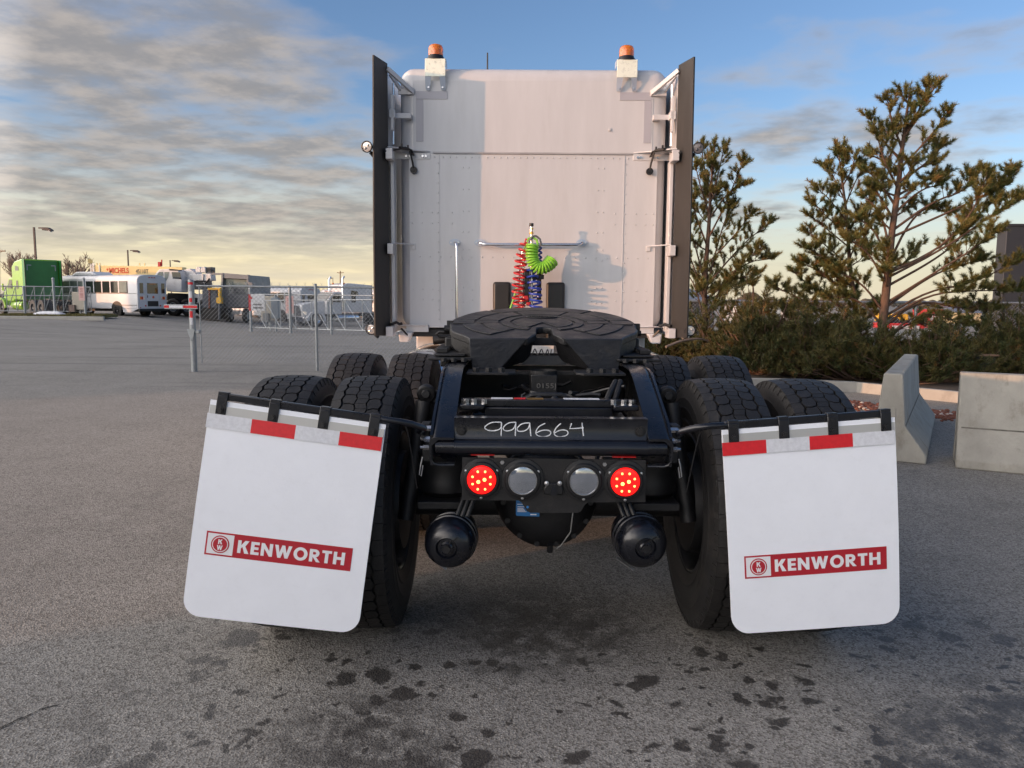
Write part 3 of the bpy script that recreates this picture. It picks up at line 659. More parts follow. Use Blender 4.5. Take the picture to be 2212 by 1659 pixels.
green = coil([hp(1095, 360, -.05), hp(1088, 460, -.06), hp(1100, 560, -.06), hp(1150, 635, -.06), hp(1235, 645, -.06), hp(1310, 600, -.05), hp(1345, 560, -.04)], 17, lambda t: .042, .0082, n=14)
MB().tube([hp(1035, 330, 0), hp(1050, 280, -.01), hp(1090, 262, -.01), hp(1150, 300, -.02), hp(1160, 350, -.03)] + green + [hp(1290, 500, -.03), hp(1215, 590, -.02)], .0094, 8).build('coiled_hose', GREEN_H, mo)
MB().tube([hp(1180, 400, .01), hp(1203, 350, .0), hp(1190, 290, 0), hp(1140, 250, -.01), hp(1100, 252, -.02), hp(1075, 285, -.03), hp(1040, 345, -.03)], .0078, 8).build('wrapped_cable', GREY_H, mo)
# ---- fuel tanks, deck and skirts below the cab
for s in (-1, 1):
    t = MB().lathe([(0, 0), (.22, .0), (.27, .02), (.30, .07), (.305, .12), (.305, 1.5)], (s * .79, 5.34, .69), (0, 1, 0), 40).build('fuel_tank', CHROME, TR)
    b_ = MB()
    for y in (5.62, 6.4): b_.lathe([(.307, 0), (.312, 0), (.312, .05), (.307, .05)], (s * .79, y, .69), (0, 1, 0), 40)
    b_.build('tank_strap', STEEL, t)
    MB().cyl((s * .62, 5.55, .93), (s * .60, 5.55, 1.03), .045, n=20).build('filler_cap', STEEL, t)
    MB().bm(s * .98, s * .55, 6.6, 7.6, .88, 1.10).build('step_skirt', WHITE, TR, bevel=.01)
MB().bm(-.34, .34, 4.55, 5.9, 1.0, 1.012).build('deck_plate', ALU, TR)
for s in (-1, 1):
    q = MB(); q.tube([(s * .52, 6.1, 1.08), (s * .56, 6.05, 1.02), (s * .60, 5.7, .99), (s * .66, 5.6, 1.03), (s * .7, 5.5, 1.0)], .014, 7); q.tube([(s * .50, 6.0, 1.06), (s * .58, 5.8, 1.0), (s * .5, 5.4, 1.02)], .010, 7)
    q.build('battery_cable', BLACKR, TR)
MB().bm(-1.0, 1.0, 6.28, 7.9, 1.06, 1.12).build('cab_underframe', BLACKM, TR)
# ---- frame rails with sloped tails
XO, XI = .437, .350
for s in (-1, 1):
    web = MB(); web.prism([(s * XO, 2.735, .775), (s * XO, 2.735, .885), (s * XO, 2.80, .93), (s * XO, 3.16, 1.075), (s * XO, 3.24, 1.085), (s * XO, 9.5, 1.085), (s * XO, 9.5, .80), (s * XO, 3.0, .80), (s * XO, 2.9, .775)], (-s * .010, 0, 0))
    fo = web.build('frame_rail', BLACKP, TR)
    # top flange following the slope, rounded over the outer edge
    prof = [(2.725, .878), (2.80, .922), (2.95, .985), (3.10, 1.045), (3.18, 1.072), (3.26, 1.086), (3.6, 1.087), (9.5, 1.087)]
    fl = MB(); vs = []; k = 8
    cross = [(XI, -.008), (XI, 0.0), (XI + .03, .001)] + [(XO - .026 + .029 * math.sin(a), -.026 + .028 * math.cos(a)) for a in np.linspace(0, math.pi / 2, 5)] + [(XO + .003, -.07), (XO - .004, -.07), (XO - .006, -.03), (XO - .03, -.008)]
    for y, z in prof:
        for cx, cz in cross: vs.append((s * cx, y, z + cz))
    k = len(cross)
    fs = [(i * k + j, i * k + (j + 1) % k, (i + 1) * k + (j + 1) % k, (i + 1) * k + j) for i in range(len(prof) - 1) for j in range(k)]
    fs += [tuple(range(k)), tuple(range((len(prof) - 1) * k, len(prof) * k))]
    fl.add(vs, fs).build('top_flange', BLACKP, fo)
    # hooked tail end: bottom flange
    MB().tube([(s * (XO - .004), 2.732, .87), (s * (XO - .002), 2.732, .80), (s * (XO - .012), 2.735, .782), (s * (XO - .03), 2.737, .776), (s * XI, 2.74, .776)], .0055, 8).build('tail_lip', BLACKP, fo)
    MB().bm(s * (XO - .01), s * XI, 2.745, 4.0, .776, .784).build('bottom_flange', BLACKP, fo)
    # hardware on the outside of the tail
    hw = MB()
    for z, y in ((.90, 2.80), (.86, 2.80), (.83, 2.79), (.87, 2.88)): hw.cyl((s * XO, y, z), (s * (XO + .03), y, z), .011, n=6); hw.cyl((s * (XO + .03), y, z), (s * (XO + .042), y, z), .006, n=6)
    hw.build('tail_bolt', STEEL, fo)
    MB().box((s * (XO + .025), 2.84, .885), (.035, .07, .06)).box((s * (XO + .02), 2.82, .80), (.03, .05, .05)).build('hanger_socket', BLACKM, fo, bevel=.004)
    MB().tube([(s * (XO + .03), 2.76, .80), (s * (XO + .036), 2.755, .775), (s * (XO + .042), 2.755, .735), (s * (XO + .035), 2.755, .73), (s * (XO + .029), 2.757, .77)], .0022, 6).build('safety_clip', BOLT, fo)
    ey = MB().lathe([(.017, -.02), (.036, -.018), (.040, 0), (.036, .018), (.017, .02)], (s * (XO + .06), 3.15, .985), (0, 1, 0.2), 20); ey.cyl((s * (XO + .06), 3.12, .985), (s * (XO + .06), 3.18, .985), .02, n=6); ey.box((s * (XO + .03), 3.17, .97), (.06, .03, .05)); ey.box((s * (XO + .045), 3.2, .90), (.05, .03, .09))
    ey.build('shock_mount', BLACKM, fo, bevel=.003)
# ---- rear crossmember with the chalk number
cy_ = 2.765
profc = [(cy_, .945), (cy_ + .004, .93), (cy_, .885), (cy_ - .006, .868)] + [(cy_ - .014 - .029 * math.sin(a), .840 + .029 * math.cos(a)) for a in np.linspace(-.3, math.pi * .92, 9)] + [(cy_ + .02, .810), (cy_ + .05, .812), (cy_ + .05, .945)]
cm = MB(); cm.prism([(-XI - .002, y, z) for y, z in profc], (2 * XI + .004, 0, 0))
co = cm.build('rear_crossmember', BLACKP, TR)
MB().tube([(-XO + .02, cy_ - .014, .842), (-XI, cy_ - .0145, .842)], .0285, 18).tube([(XI, cy_ - .0145, .842), (XO - .02, cy_ - .014, .842)], .0285, 18).build('bumper_tube_end', BLACKP, co)
q = MB()
for x in (-.325, .325): q.cyl((x, cy_ - .001, .90), (x, cy_ - .014, .90), .014, n=6); q.cyl((x, cy_, .90), (x, cy_ - .004, .90), .02, n=16)
q.build('crossmember_bolt', BLACKM, co)
c3 = crop(1600, 1500, 1200, 2212)
chalk = MB()
def smooth_pts(pts, it=2):
    for _ in range(it):
        o = [pts[0]]
        for a, b in zip(pts, pts[1:]): o += [a * .75 + b * .25, a * .25 + b * .75]
        o.append(pts[-1]); pts = o
    return pts
for st in ([(690, 300), (620, 298), (575, 325), (566, 345), (600, 362), (650, 362), (688, 345), (692, 308)], [(690, 300), (690, 350), (688, 420)],
           [(795, 300), (740, 303), (702, 335), (705, 358), (740, 365), (780, 350), (795, 308)], [(795, 300), (793, 350), (790, 420)],
           [(895, 304), (840, 308), (803, 340), (806, 365), (845, 368), (885, 350), (897, 308)], [(895, 304), (900, 350), (906, 418)],
           [(1008, 308), (960, 330), (936, 372), (948, 397), (990, 406), (1042, 396), (1052, 372), (1032, 357), (985, 357), (942, 378)],
           [(1122, 309), (1090, 335), (1070, 372), (1078, 397), (1115, 407), (1167, 396), (1177, 372), (1157, 355), (1112, 357), (1072, 380)],
           [(1200, 308), (1186, 346), (1230, 345), (1287, 340)], [(1276, 304), (1279, 345), (1286, 398)]):
    pts = [at(*c3(x, y), cy_ - .0005) for x, y in st]
    chalk.tube(smooth_pts(pts) if len(pts) > 4 else pts, .0021, 5)
chalk.build('painted_number', CHALK, co)
# ---- second crossmember with tape, and the dark machinery seen through the frame
c2 = MB(); c2.bm(-.345, .345, 2.98, 3.03, .955, .985); c2.bm(-.345, -.25, 2.93, 3.0, .95, .97); c2.bm(.25, .345, 2.93, 3.0, .95, .97); c2.bm(-.25, .25, 2.97, 3.035, .90, .955)
c2o = c2.build('inner_crossmember', BLACKP, TR, bevel=.004)
for x0, x1, mt in ((-.225, -.14, TAPEW), (-.135, -.09, TAPER), (-.085, -.02, BRASS), (.06, .20, TAPEW)): MB().bm(x0, x1, 2.985, 3.02, .9855, .9875).build('tape_scrap', mt, c2o)
q = MB()
for x in (-.32, -.29, -.25, .25, .29, .32): q.cyl((x, 2.96, .97), (x, 2.96, .99), .012, n=6)
q.build('crossmember_nut', STEEL, c2o)
MB().bm(-.43, .43, 3.75, 3.82, .86, 1.05).bm(-.43, .43, 4.6, 4.68, .86, 1.05).build('middle_crossmember', BLACKM, TR)
mm = MB(); mm.lathe([(.062, 0), (.062, -.11), (.05, -.115)], (-.005, 3.42, 1.06), (0, 0, 1), 20).box((-.005, 3.35, 1.0), (.115, .012, .09))
mo2 = mm.build('cast_bracket', BLACKM, TR, bevel=.003)
link('cast_number', text_mesh('0155J', mat('cast_lettering', (.10, .095, .09), .6), (.005, 3.341, .995), (1, 0, 0), (0, 0, 1), .085, .028, .01), mo2)
yk = MB(); yk.tube([(-.10, 3.12, .92), (-.09, 3.12, .97), (-.06, 3.12, .985), (.06, 3.12, .985), (.09, 3.12, .97), (.10, 3.12, .92)], .012, 8); yk.sphere((-.035, 3.10, .965), .02); yk.sphere((.03, 3.10, .965), .02)
yk.build('yoke', BLACKM, TR)
def wild(p0, p1, sag, n=8):
    p0, p1 = Vector(p0), Vector(p1); return [p0.lerp(p1, i / n) + Vector((random.uniform(-.012, .012), random.uniform(-.02, .02), -sag * math.sin(math.pi * i / n) + random.uniform(-.008, .008))) for i in range(n + 1)]
for k in range(12):
    a = (random.uniform(-.33, .33), random.uniform(3.05, 3.6), random.uniform(.93, 1.03)); b = (random.uniform(-.33, .33), random.uniform(3.05, 3.6), random.uniform(.90, 1.02))
    MB().tube(wild(a, b, random.uniform(0, .06)), random.choice((.005, .007, .009)), 6).build('air_line', BLACKR, TR)
for k in range(2):
    MB().tube([(.22 + k * .03, 3.05, .93), (.25 + k * .03, 3.08, 1.0), (.28 + k * .02, 3.14, 1.04), (.31 + k * .01, 3.2, 1.0), (.30 + k * .03, 3.3, .93)], .012, 8).build('air_line', BLACKM, TR)
# ---- axles, differential, air springs, brake chambers
for y in (3.2, 4.52):
    ax = MB(); ax.cyl((-.62, y, .525), (.62, y, .525), .065, n=20); ax.lathe([(0, -.235), (.08, -.23), (.15, -.205), (.195, -.15), (.212, -.08), (.215, 0), (.19, .12), (.10, .25), (.07, .4), (0, .4)], (0, y, .565), (0, 1, 0), 36)
    ao = ax.build('drive_axle', BLACKM, TR)
    q = MB()
    for k in range(14):
        a = 2 * math.pi * k / 14; q.cyl((.175 * math.cos(a), y - .19, .565 + .175 * math.sin(a)), (.175 * math.cos(a), y - .18, .565 + .175 * math.sin(a)), .012, n=6)
    q.build('cover_bolt', BLACKM, ao)
    MB().prism([(-.62, y - .02, .47), (-.62, y + .02, .47), (-.62, y + .02, .60), (-.62, y - .02, .60)], (.10, 0, 0)).prism([(.52, y - .02, .47), (.52, y + .02, .47), (.52, y + .02, .60), (.52, y - .02, .60)], (.10, 0, 0)).build('backing_bracket', BLACKM, ao)
    for s in (-1, 1):
        sp_ = MB().lathe([(.09, -.10), (.115, -.075), (.118, -.03), (.108, 0), (.118, .03), (.115, .075), (.09, .10)], (s * .40, y - .18, .70), (0, 0, 1), 28, cap=True).build('air_spring', BLACKR, TR)
        MB().prism([(s * .32, y - .34, .575), (s * .50, y - .34, .575), (s * .50, y + .7, .54), (s * .32, y + .7, .54)], (0, 0, .03)).build('trailing_arm', BLACKM, TR, bevel=.004)
        MB().cyl((s * .56, y - .22, .50), (s * .50, y - .12, .96), .032, n=14).build('shock_absorber', BLACKM, TR)
stk = MB().prism([at(*crop(1600, 1500, 1200, 2212)(x, y), 2.93) for x, y in ((797, 840), (966, 845), (966, 982), (960, 985), (800, 978), (795, 970))], (0, .003, 0)).build('blue_sticker', BLUE_S, TR)
st_ = MB()
for x0, x1, y in ((805, 850, 895), (806, 870, 913), (806, 850, 924), (806, 856, 932), (806, 862, 940), (806, 872, 948), (900, 944, 968)):
    a_, b_ = (at(*crop(1600, 1500, 1200, 2212)(x, y), 2.9285) for x in (x0, x1)); st_.bm(a_.x, b_.x, 2.9280, 2.9292, a_.z - (.003 if y > 960 else .0012), a_.z + .001)
stuff(st_.build('sticker_print', LOGOW, stk))
for s in (-1, 1):
    c = at(964 if s < 0 else 1396, 1186, 2.71); ax = Vector((-s * .10, 1, .05)).normalized()
    ch = MB().lathe([(0, .0), (.020, .0), (.024, .004), (.024, .012), (.034, .013), (.040, .004), (.046, .006), (.060, .010), (.078, .022), (.090, .044), (.094, .075), (.094, .086), (.0985, .088), (.0985, .104), (.094, .106), (.094, .120), (.0985, .122), (.0985, .138), (.090, .142), (.085, .20), (.06, .23), (0, .235)], c, ax, 40)
    cho = ch.build('brake_chamber', BLACKP, TR)
    MB().cyl(c + ax * .012, c + ax * -.006, .016, n=6).build('release_bolt', BLACKM, cho)
    rt_ = ax.cross(Vector((0, 0, 1))).normalized(); up_ = rt_.cross(ax)
    MB().bar(c + ax * .002 + rt_ * (s * -.01) + up_ * .02, c + ax * .012 + rt_ * (s * -.045 * -1) * 0 + rt_ * .04 + up_ * .042, .010, .004).build('chamber_tab', BLACKM, cho)
    MB().cyl(c + ax * .096 - rt_ * .085 * 1 - up_ * .07, c + ax * .096 - rt_ * .02 - up_ * .118, .005, n=6).build('band_bolt', BOLT, cho)
    MB().cyl(c + ax * .22, c + ax * .45 + Vector((s * .06, 0, .03)), .03, n=12).build('push_rod', BLACKM, cho)
    for k in range(3):
        p = c + ax * .10 + Vector((-s * (.02 + .02 * k), 0, .088))
        MB().tube([p, p + Vector((-s * .02, .02, .05)), p + Vector((-s * .03, .06, .09)), p + Vector((-s * .08 * (k + .4), .12, .16 + .03 * k)), p + Vector((-s * .05 * k, .3, .32))], .0095, 8).build('brake_hose', BLACKR, TR)
MB().tube([(.10, 2.95, .62), (.098, 2.93, .55), (.09, 2.93, .47), (.055, 2.96, .405), (.04, 2.97, .39)], .0028, 6).build('sensor_wire', mat('grey_wire', (.25, .25, .24), .5), TR)
MB().cyl((.012, 2.965, .41), (.012, 2.975, .375), .012, n=8).build('drain_plug', BLACKM, TR)
# ---- light bar
pl = [(405, 555), (1738, 575), (1735, 880), (1318, 882), (1296, 898), (1268, 945), (1245, 957), (900, 957), (875, 945), (838, 885), (815, 868), (403, 865)]
PY = 2.722
plp = [at(*c3(x, y), PY) for x, y in pl]
bar = MB().prism(plp, (0, .006, 0)).build('light_bar_plate', mat('black_powder_coat', (.009, .0085, .009), .5, var=.25, vscale=12, bump=.1, bscale=150, dirt=(.035, .03, .028), dscale=20, damt=.4), TR)
RING = BLACKR
def P3(x, y, Y=PY): return at(*c3(x, y), Y)
for (x, y, kind) in ((547, 712, 't'), (844, 716, 'r'), (1287, 722, 'r'), (1586, 727, 't')):
    c = P3(x, y)
    ro = MB().lathe([(.078, 0), (.077, -.006), (.066, -.008), (.062, -.014), (.054, -.015), (.052, -.008)], c, (0, 1, 0), 40).build('tail_lamp' if kind == 't' else 'reverse_lamp', RING, bar)
    if kind == 't':
        MB().lathe([(.052, -.012), (.050, -.020), (.035, -.023), (0, -.024)], c, (0, 1, 0), 36).build('red_lens', LEDR, ro)
        for k in range(8):
            a = 2 * math.pi * (k + .5) / 8; MB().sphere(c + Vector((.034 * math.cos(a), -.0215, .034 * math.sin(a))), 0.0052, 10, 6, (1, .5, 1)).build('diode', LEDS, ro)
        for k in (-1, 1): MB().sphere(c + Vector((.011 * k, -.0235, -.001 + .004 * k)), .0068, 10, 6, (1, .5, 1)).build('diode', LEDS, ro)
    else:
        MB().lathe([(.050, -.010), (.049, -.016), (.035, -.019), (0, -.020)], c, (0, 1, 0), 36).build('clear_lens', LENSK, ro)
        MB().lathe([(.0525, -.013), (.052, -.019), (.0495, -.019), (.049, -.015)], c, (0, 1, 0), 36).build('lens_rim', STEEL, ro)
for x, y in ((433, 649), (657, 650), (543, 842), (733, 651), (957, 655), (842, 846), (1175, 659), (1399, 662), (1285, 853), (1475, 663), (1702, 668), (1585, 859)):
    MB().lathe([(.0062, -.008), (.005, -.0105), (0, -.0115)], P3(x, y), (0, 1, 0), 12).build('screw', BOLT, bar)
for x, y in ((696, 590), (1439, 604)): MB().cyl(P3(x, y), P3(x, y) + Vector((0, -.006, 0)), .0075, n=6).build('hex_screw', BOLT, bar)
lic = MB(); c = P3(1066, 775)
lic.prism([c + Vector((dx, -.002, dz)) for dx, dz in ((-.034, -.022), (-.034, .002), (-.022, .020), (.022, .020), (.034, .002), (.034, -.022))], (0, -.014, 0))
lico = lic.build('plate_lamp', BLACKR, bar, bevel=.004)
MB().prism([c + Vector((dx, -.0165, dz)) for dx, dz in ((-.012, -.021), (-.006, .012), (.006, .012), (.012, -.021))], (0, -.008, 0)).build('lamp_hood', BLACKP, lico)
for x in (1017, 1111): MB().lathe([(.0095, -.016), (.008, -.020), (0, -.022)], P3(x, 735), (0, 1, 0), 14).build('screw', BOLT, lico)
for x, y in ((880, 915), (1245, 921)): MB().lathe([(.0048, -.0005), (.0048, -.001), (0, -.001)], P3(x, y), (0, 1, 0), 12).build('hole', BLUE_S if x < 1000 else BLACKR, bar)
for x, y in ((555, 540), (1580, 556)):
    c = P3(x, y, 2.738); MB().box(c + Vector((0, 0, .002)), (.085, .010, .003)).build('red_glint_strip', mat('painted_red_glint', (.3, .01, .01), .3, emit=(1, .01, .01), estr=.03), bar)  # faintly glowing strip added in place of a red reflection
# ---- mud flaps
GL = {
 'K': (.84, [[(0, 0), (.25, 0), (.25, 1), (0, 1)], [(.25, .38), (.36, .50), (.54, 0), (.86, 0), (.56, .56), (.83, 1), (.52, 1), (.25, .62)]]),
 'E': (.62, [[(0, 0), (.62, 0), (.62, .21), (.25, .21), (.25, .40), (.57, .40), (.57, .60), (.25, .60), (.25, .79), (.62, .79), (.62, 1), (0, 1)]]),
 'N': (.86, [[(0, 0), (.24, 0), (.24, .58), (.63, 0), (.86, 0), (.86, 1), (.62, 1), (.62, .42), (.23, 1), (0, 1)]]),
 'W': (1.28, [[(0, 1), (.26, 0), (.49, 0), (.64, .52), (.79, 0), (1.02, 0), (1.28, 1), (1.02, 1), (.90, .42), (.75, 1), (.53, 1), (.38, .42), (.26, 1)]]),
 'T': (.72, [[(.235, 0), (.485, 0), (.485, .79), (.72, .79), (.72, 1), (0, 1), (0, .79), (.235, .79)]]),
 'H': (.84, [[(0, 0), (.25, 0), (.25, .39), (.59, .39), (.59, 0), (.84, 0), (.84, 1), (.59, 1), (.59, .61), (.25, .61), (.25, 1), (0, 1)]]),
 'O': (1.04, 'ring'), 'R': (.78, 'R')}
def word2d(word, gap=.14):
    """list of polygons in a box x 0..W, y 0..1"""
    out = []; x0 = 0
    for ch in word:
        w, d_ = GL[ch]
        if d_ == 'ring':
            n = 28
            for i in range(n):
                a, b = 2 * math.pi * i / n, 2 * math.pi * (i + 1) / n
                o = lambda t, rx, ry: (x0 + w / 2 + rx * math.cos(t), .5 + ry * math.sin(t))
                out.append([o(a, .52, .53), o(b, .52, .53), o(b, .265, .30), o(a, .265, .30)])
        elif d_ == 'R':
            out.append([(x0, 0), (x0 + .25, 0), (x0 + .25, 1), (x0, 1)])
            t = np.linspace(math.pi / 2, -math.pi / 2, 11)
            oo = [(.25, 1)] + [(.40 + .33 * math.cos(a), .685 + .315 * math.sin(a)) for a in t] + [(.25, .37)]
            ii = [(.25, .79)] + [(.38 + .10 * math.cos(a), .685 + .105 * math.sin(a)) for a in t] + [(.25, .58)]
            for k in range(len(oo) - 1): out.append([(x0 + q[0], q[1]) for q in (oo[k], oo[k + 1], ii[k + 1], ii[k])])
            out.append([(x0 + .27, .37), (x0 + .52, .37), (x0 + .83, 0), (x0 + .54, 0)])
        else:
            for p in d_: out.append([(x0 + a, b) for a, b in p])
        x0 += w + gap
    W = x0 - gap
    return out, W
def mud_flap(TL, TR_, BL, BR, lg, tapes, clampS, side):
    TL, TR_, BL, BR = map(Vector, (TL, TR_, BL, BR))
    nrm = (TR_ - TL).cross(BL - TL).normalized()
    if nrm.y > 0: nrm = -nrm
    def f(s, t, off=0.0):
        p = TL.lerp(TR_, s).lerp(BL.lerp(BR, s), t)
        return p + nrm * (0.003 * math.sin(math.pi * s) * t + 0.010 * math.sin(math.pi * t * .9) + off)
    ns, ntt = 14, 26; m_ = MB(); wpx = (TR_ - TL).length; hpx = (BL - TL).length; rad = 0.062
    ts = list(np.linspace(0, 1 - rad / hpx, ntt - 8)) + [1 - rad / hpx + rad / hpx * math.sin(a) for a in np.linspace(0, math.pi / 2, 9)[1:]]
    for t in ts:
        d_ = (t - (1 - rad / hpx)) * hpx; ins = 0
        if d_ > 0: ins = (rad - math.sqrt(max(0, rad * rad - d_ * d_))) / wpx
        for i in range(ns + 1): m_.v.append(tuple(f(ins + (1 - 2 * ins) * i / ns, t)))
    k = ns + 1
    m_.f = [(j * k + i, j * k + i + 1, (j + 1) * k + i + 1, (j + 1) * k + i) for j in range(len(ts) - 1) for i in range(ns)]
    o = m_.build('mud_flap', FLAP, TR, smooth=0); md = o.modifiers.new('thick', 'SOLIDIFY'); md.thickness = .007; md.offset = 0; es = o.modifiers.new('rim', 'EDGE_SPLIT'); es.split_angle = R(30)
    for p in o.data.polygons: p.use_smooth = True
    def patch(nm, mtl, s0, s1, t0, t1, off, thick=.0012, n=6):
        q = MB(); vs = []
        for i in range(n + 1):
            s = s0 + (s1 - s0) * i / n
            for t in (t0, t1): vs += [f(s, t, off), f(s, t, off + thick)]
        fs = []
        for i in range(n):
            a, b = 4 * i, 4 * i + 4
            fs += [(a + 1, b + 1, b + 3, a + 3), (a, b, b + 1, a + 1), (a + 2, a + 3, b + 3, b + 2), (a, a + 2, b + 2, b)]
        fs += [(0, 1, 3, 2), (4 * n, 4 * n + 2, 4 * n + 3, 4 * n + 1)]
        return q.add(vs, fs).build(nm, mtl, o)
    patch('steel_strip', STRIPG, .004, .996, .022, .066, .0040, .0025)
    for i, c in enumerate(tapes):
        patch('tape_segment', TAPER if c == 'r' else TAPEW, i / 4 + (.0 if i else -.004), (i + 1) / 4 + (0 if i < 3 else -.008), .060, .124, .0069)
    s0, s1, t0, t1 = lg; sw = (s1 - s0) * wpx; sh = (t1 - t0) * hpx
    def polys(nm, mtl, ps, off, thick=.0006):
        q = MB()
        for p in ps:
            vs = [f(s0 + x / sw * (s1 - s0), t1 - y / sh * (t1 - t0), off) for x, y in p]; vt = [v + nrm * thick for v in vs]
            n = len(p); q.add(vs + vt, [tuple(range(n, 2 * n))] + [(i, (i + 1) % n, n + (i + 1) % n, n + i) for i in range(n)])
        return q.build(nm, mtl, o, smooth=0)
    patch('logo_panel', LOGOR, s0, s1, t0, t1, .0040, .0008)
    e = sh; b = sh * .07
    polys('emblem_square', LOGOW, [[(b, b), (e * 1.14 - 0, b), (e * 1.14, e - b), (b, e - b)]], .0049)
    cx_, cy2 = b + (e * 1.14 - b) / 2, e / 2
    disc = lambda r: [(cx_ + r * math.cos(a), cy2 + r * math.sin(a)) for a in np.linspace(0, 2 * math.pi, 37)[:-1]]
    polys('emblem_ring', LOGOR, [disc(e * .375)], .0056); polys('emblem_gap', LOGOW, [disc(e * .325)], .0062); polys('emblem_disc', LOGOR, [disc(e * .290)], .0068)
    kk = []
    for ch, yy in (('K', .515), ('W', .265)):
        w, d_ = GL[ch]; sc = e * .20
        for p in d_: kk.append([(cx_ + (a - w / 2) * sc * (.9 if ch == 'W' else 1.0), e * yy + c_ * sc) for a, c_ in p])
    polys('emblem_letters', LOGOW, kk, .0074)
    ps, W = word2d('KENWORTH'); tx0 = e * 1.32; tw = sw - tx0 - e * .28; th = e * .54
    polys('lettering', LOGOW, [[(tx0 + x / W * tw, (e - th) / 2 + y * th) for x, y in p] for p in ps], .0049)
    # hanger bar with clamps
    hs, he = f(clampS[0] - .03, -.022, -.004), f(clampS[-1] + .03, -.022, -.004)
    if side < 0: far, near_ = hs, he
    else: far, near_ = he, hs
    dirv = (near_ - far).normalized(); ex = near_ + dirv * .105
    soc = Vector((side * (XO + .030), 2.79, .885))
    hb = MB(); hb.bar(far, near_ + dirv * .01, .017, .024)
    ho = hb.build('flap_hanger', BLACKP, TR, bevel=.003)
    MB().tube([near_, near_ + dirv * .06, ex + Vector((0, .01, -.004)), ex + dirv * .04 + Vector((0, .05, -.02)), soc + Vector((side * .015, -.02, .01)), soc], [.011, .0115, .012, .012, .012, .012], 10).build('hanger_arm', BLACKP, ho)
    MB().tube([near_ + dirv * .08 + Vector((0, .02, 0)), near_ + dirv * .09 + Vector((0, .03, -.04)), near_ + dirv * .10 + Vector((0, .05, -.12)), near_ + dirv * .115 + Vector((0, .08, -.25))], .0025, 6).build('ground_wire', BLACKR, ho)
    for s in clampS:
        c = f(s, .022, .0085); U = (TR_ - TL).normalized(); V = (TL - BL).normalized()
        rot = Matrix((U, -nrm, V)).transposed()
        q = MB(); q.box(f(s, .016, .0085), (.036, .004, .066), rot); q.box(f(s, -.022, -.004) , (.036, .026, .031), rot)
        co_ = q.build('clamp', BLACKP, ho, bevel=.003)
        bc = f(s, .040, .0105); MB().cyl(bc, bc + nrm * .004, .011, n=16).cyl(bc + nrm * .004, bc + nrm * .009, .0075, n=6).build('clamp_bolt', BLACKM, co_)
    return o
cf = crop(650, 1350, 1100, 1521); cr_ = crop(2500, 1350, 1100, 1521)
mud_flap(at(*cf(250, 308), 2.63), at(*cf(1203, 445), 2.63), at(*cf(95, 1477), 2.595), at(*cf(1052, 1580), 2.595), (.084, .911, .593, .703), 'wrwr', (.068, .364, .65, .935), -1)
mud_flap(at(*cr_(471, 475), 2.63), at(*cr_(1412, 405), 2.63), at(*cr_(527, 1583), 2.595), at(*cr_(1436, 1520), 2.595), (.089, .926, .616, .727), 'rwrw', (.066, .357, .64, .945), 1)
# ---- fifth wheel
FW0 = Vector((.005, 3.86, 1.255)); tl = R(8.6)
FU, FV, FN = Vector((1, 0, 0)), Vector((0, math.cos(tl), math.sin(tl))), Vector((0, -math.sin(tl), math.cos(tl)))
def fw(u, v, n=0.0): return FW0 + FU * u + FV * v + FN * n
def arc(r, a0, a1, n): return [(r * math.sin(R(a0 + (a1 - a0) * i / n)), r * math.cos(R(a0 + (a1 - a0) * i / n))) for i in range(n + 1)]
NE = -.385
out_ = [(-.082, NE), (-.345, NE), (-.352, NE + .02), (-.372, NE + .06), (-.43, -.235), (-.452, -.16)] + [(p[0], p[1]) for p in arc(.463, -105, 105, 42)] + [(.452, -.16), (.43, -.235), (.372, NE + .06), (.352, NE + .02), (.345, NE), (.082, NE), (.040, -.27), (.037, -.15), (.030, -.12), (0, -.105), (-.030, -.12), (-.037, -.15), (-.040, -.27)]
fwp = MB().prism([fw(u, v) for u, v in out_], FN * -.034)
fwo = fwp.build('fifth_wheel', PLATE, TR, bevel=.006, seg=2)
pads = MB()
def pad(pts, h=.007): pads.prism([fw(u, v, .0005) for u, v in pts], FN * h)
def sector(r0, r1, a0, a1, n=10): return arc(r1, a0, a1, n) + arc(r0, a1, a0, n)
pad(sector(.0, .150, -150, 150, 30)[:-31] + [(0.0, 0.0)], .005)
pad(sector(.163, .205, -158, 158, 40), .005)
for a0, a1 in ((-141, -99), (99, 141)): pad(sector(.222, .30, a0, a1, 8), .005); pad(sector(.312, .40, a0, a1, 8), .005)
for a0, a1 in ((-80, -27), (-24, 24), (27, 80)): pad(sector(.222, .328, a0, a1, 12), .005)
for a0, a1 in ((-80, -41), (-38, 38), (41, 80)): pad(sector(.340, .445, a0, a1, 12), .005)
for s in (-1, 1):
    pad([(s * .222, -.030), (s * .33, -.030), (s * .33, .034), (s * .222, .034)], .005); pad([(s * .342, -.045), (s * .445, -.045), (s * .447, .06), (s * .342, .055)], .005)
po_ = pads.build('wear_pads', PLATE, fwo, bevel=.002)
em = MB(); el = [(.078 * math.cos(a), .13 + .026 * math.sin(a)) for a in np.linspace(0, 2 * math.pi, 25)[:-1]]
em.tube([fw(u, v, .0085) for u, v in el], .003, 6, closed=True); em.build('embossed_oval', PLATE, fwo)
link('embossed_word', text_mesh('HOLLAND', PLATE, fw(0, .13, .0095), FU, FV, .11, .022, .01, .004), fwo)
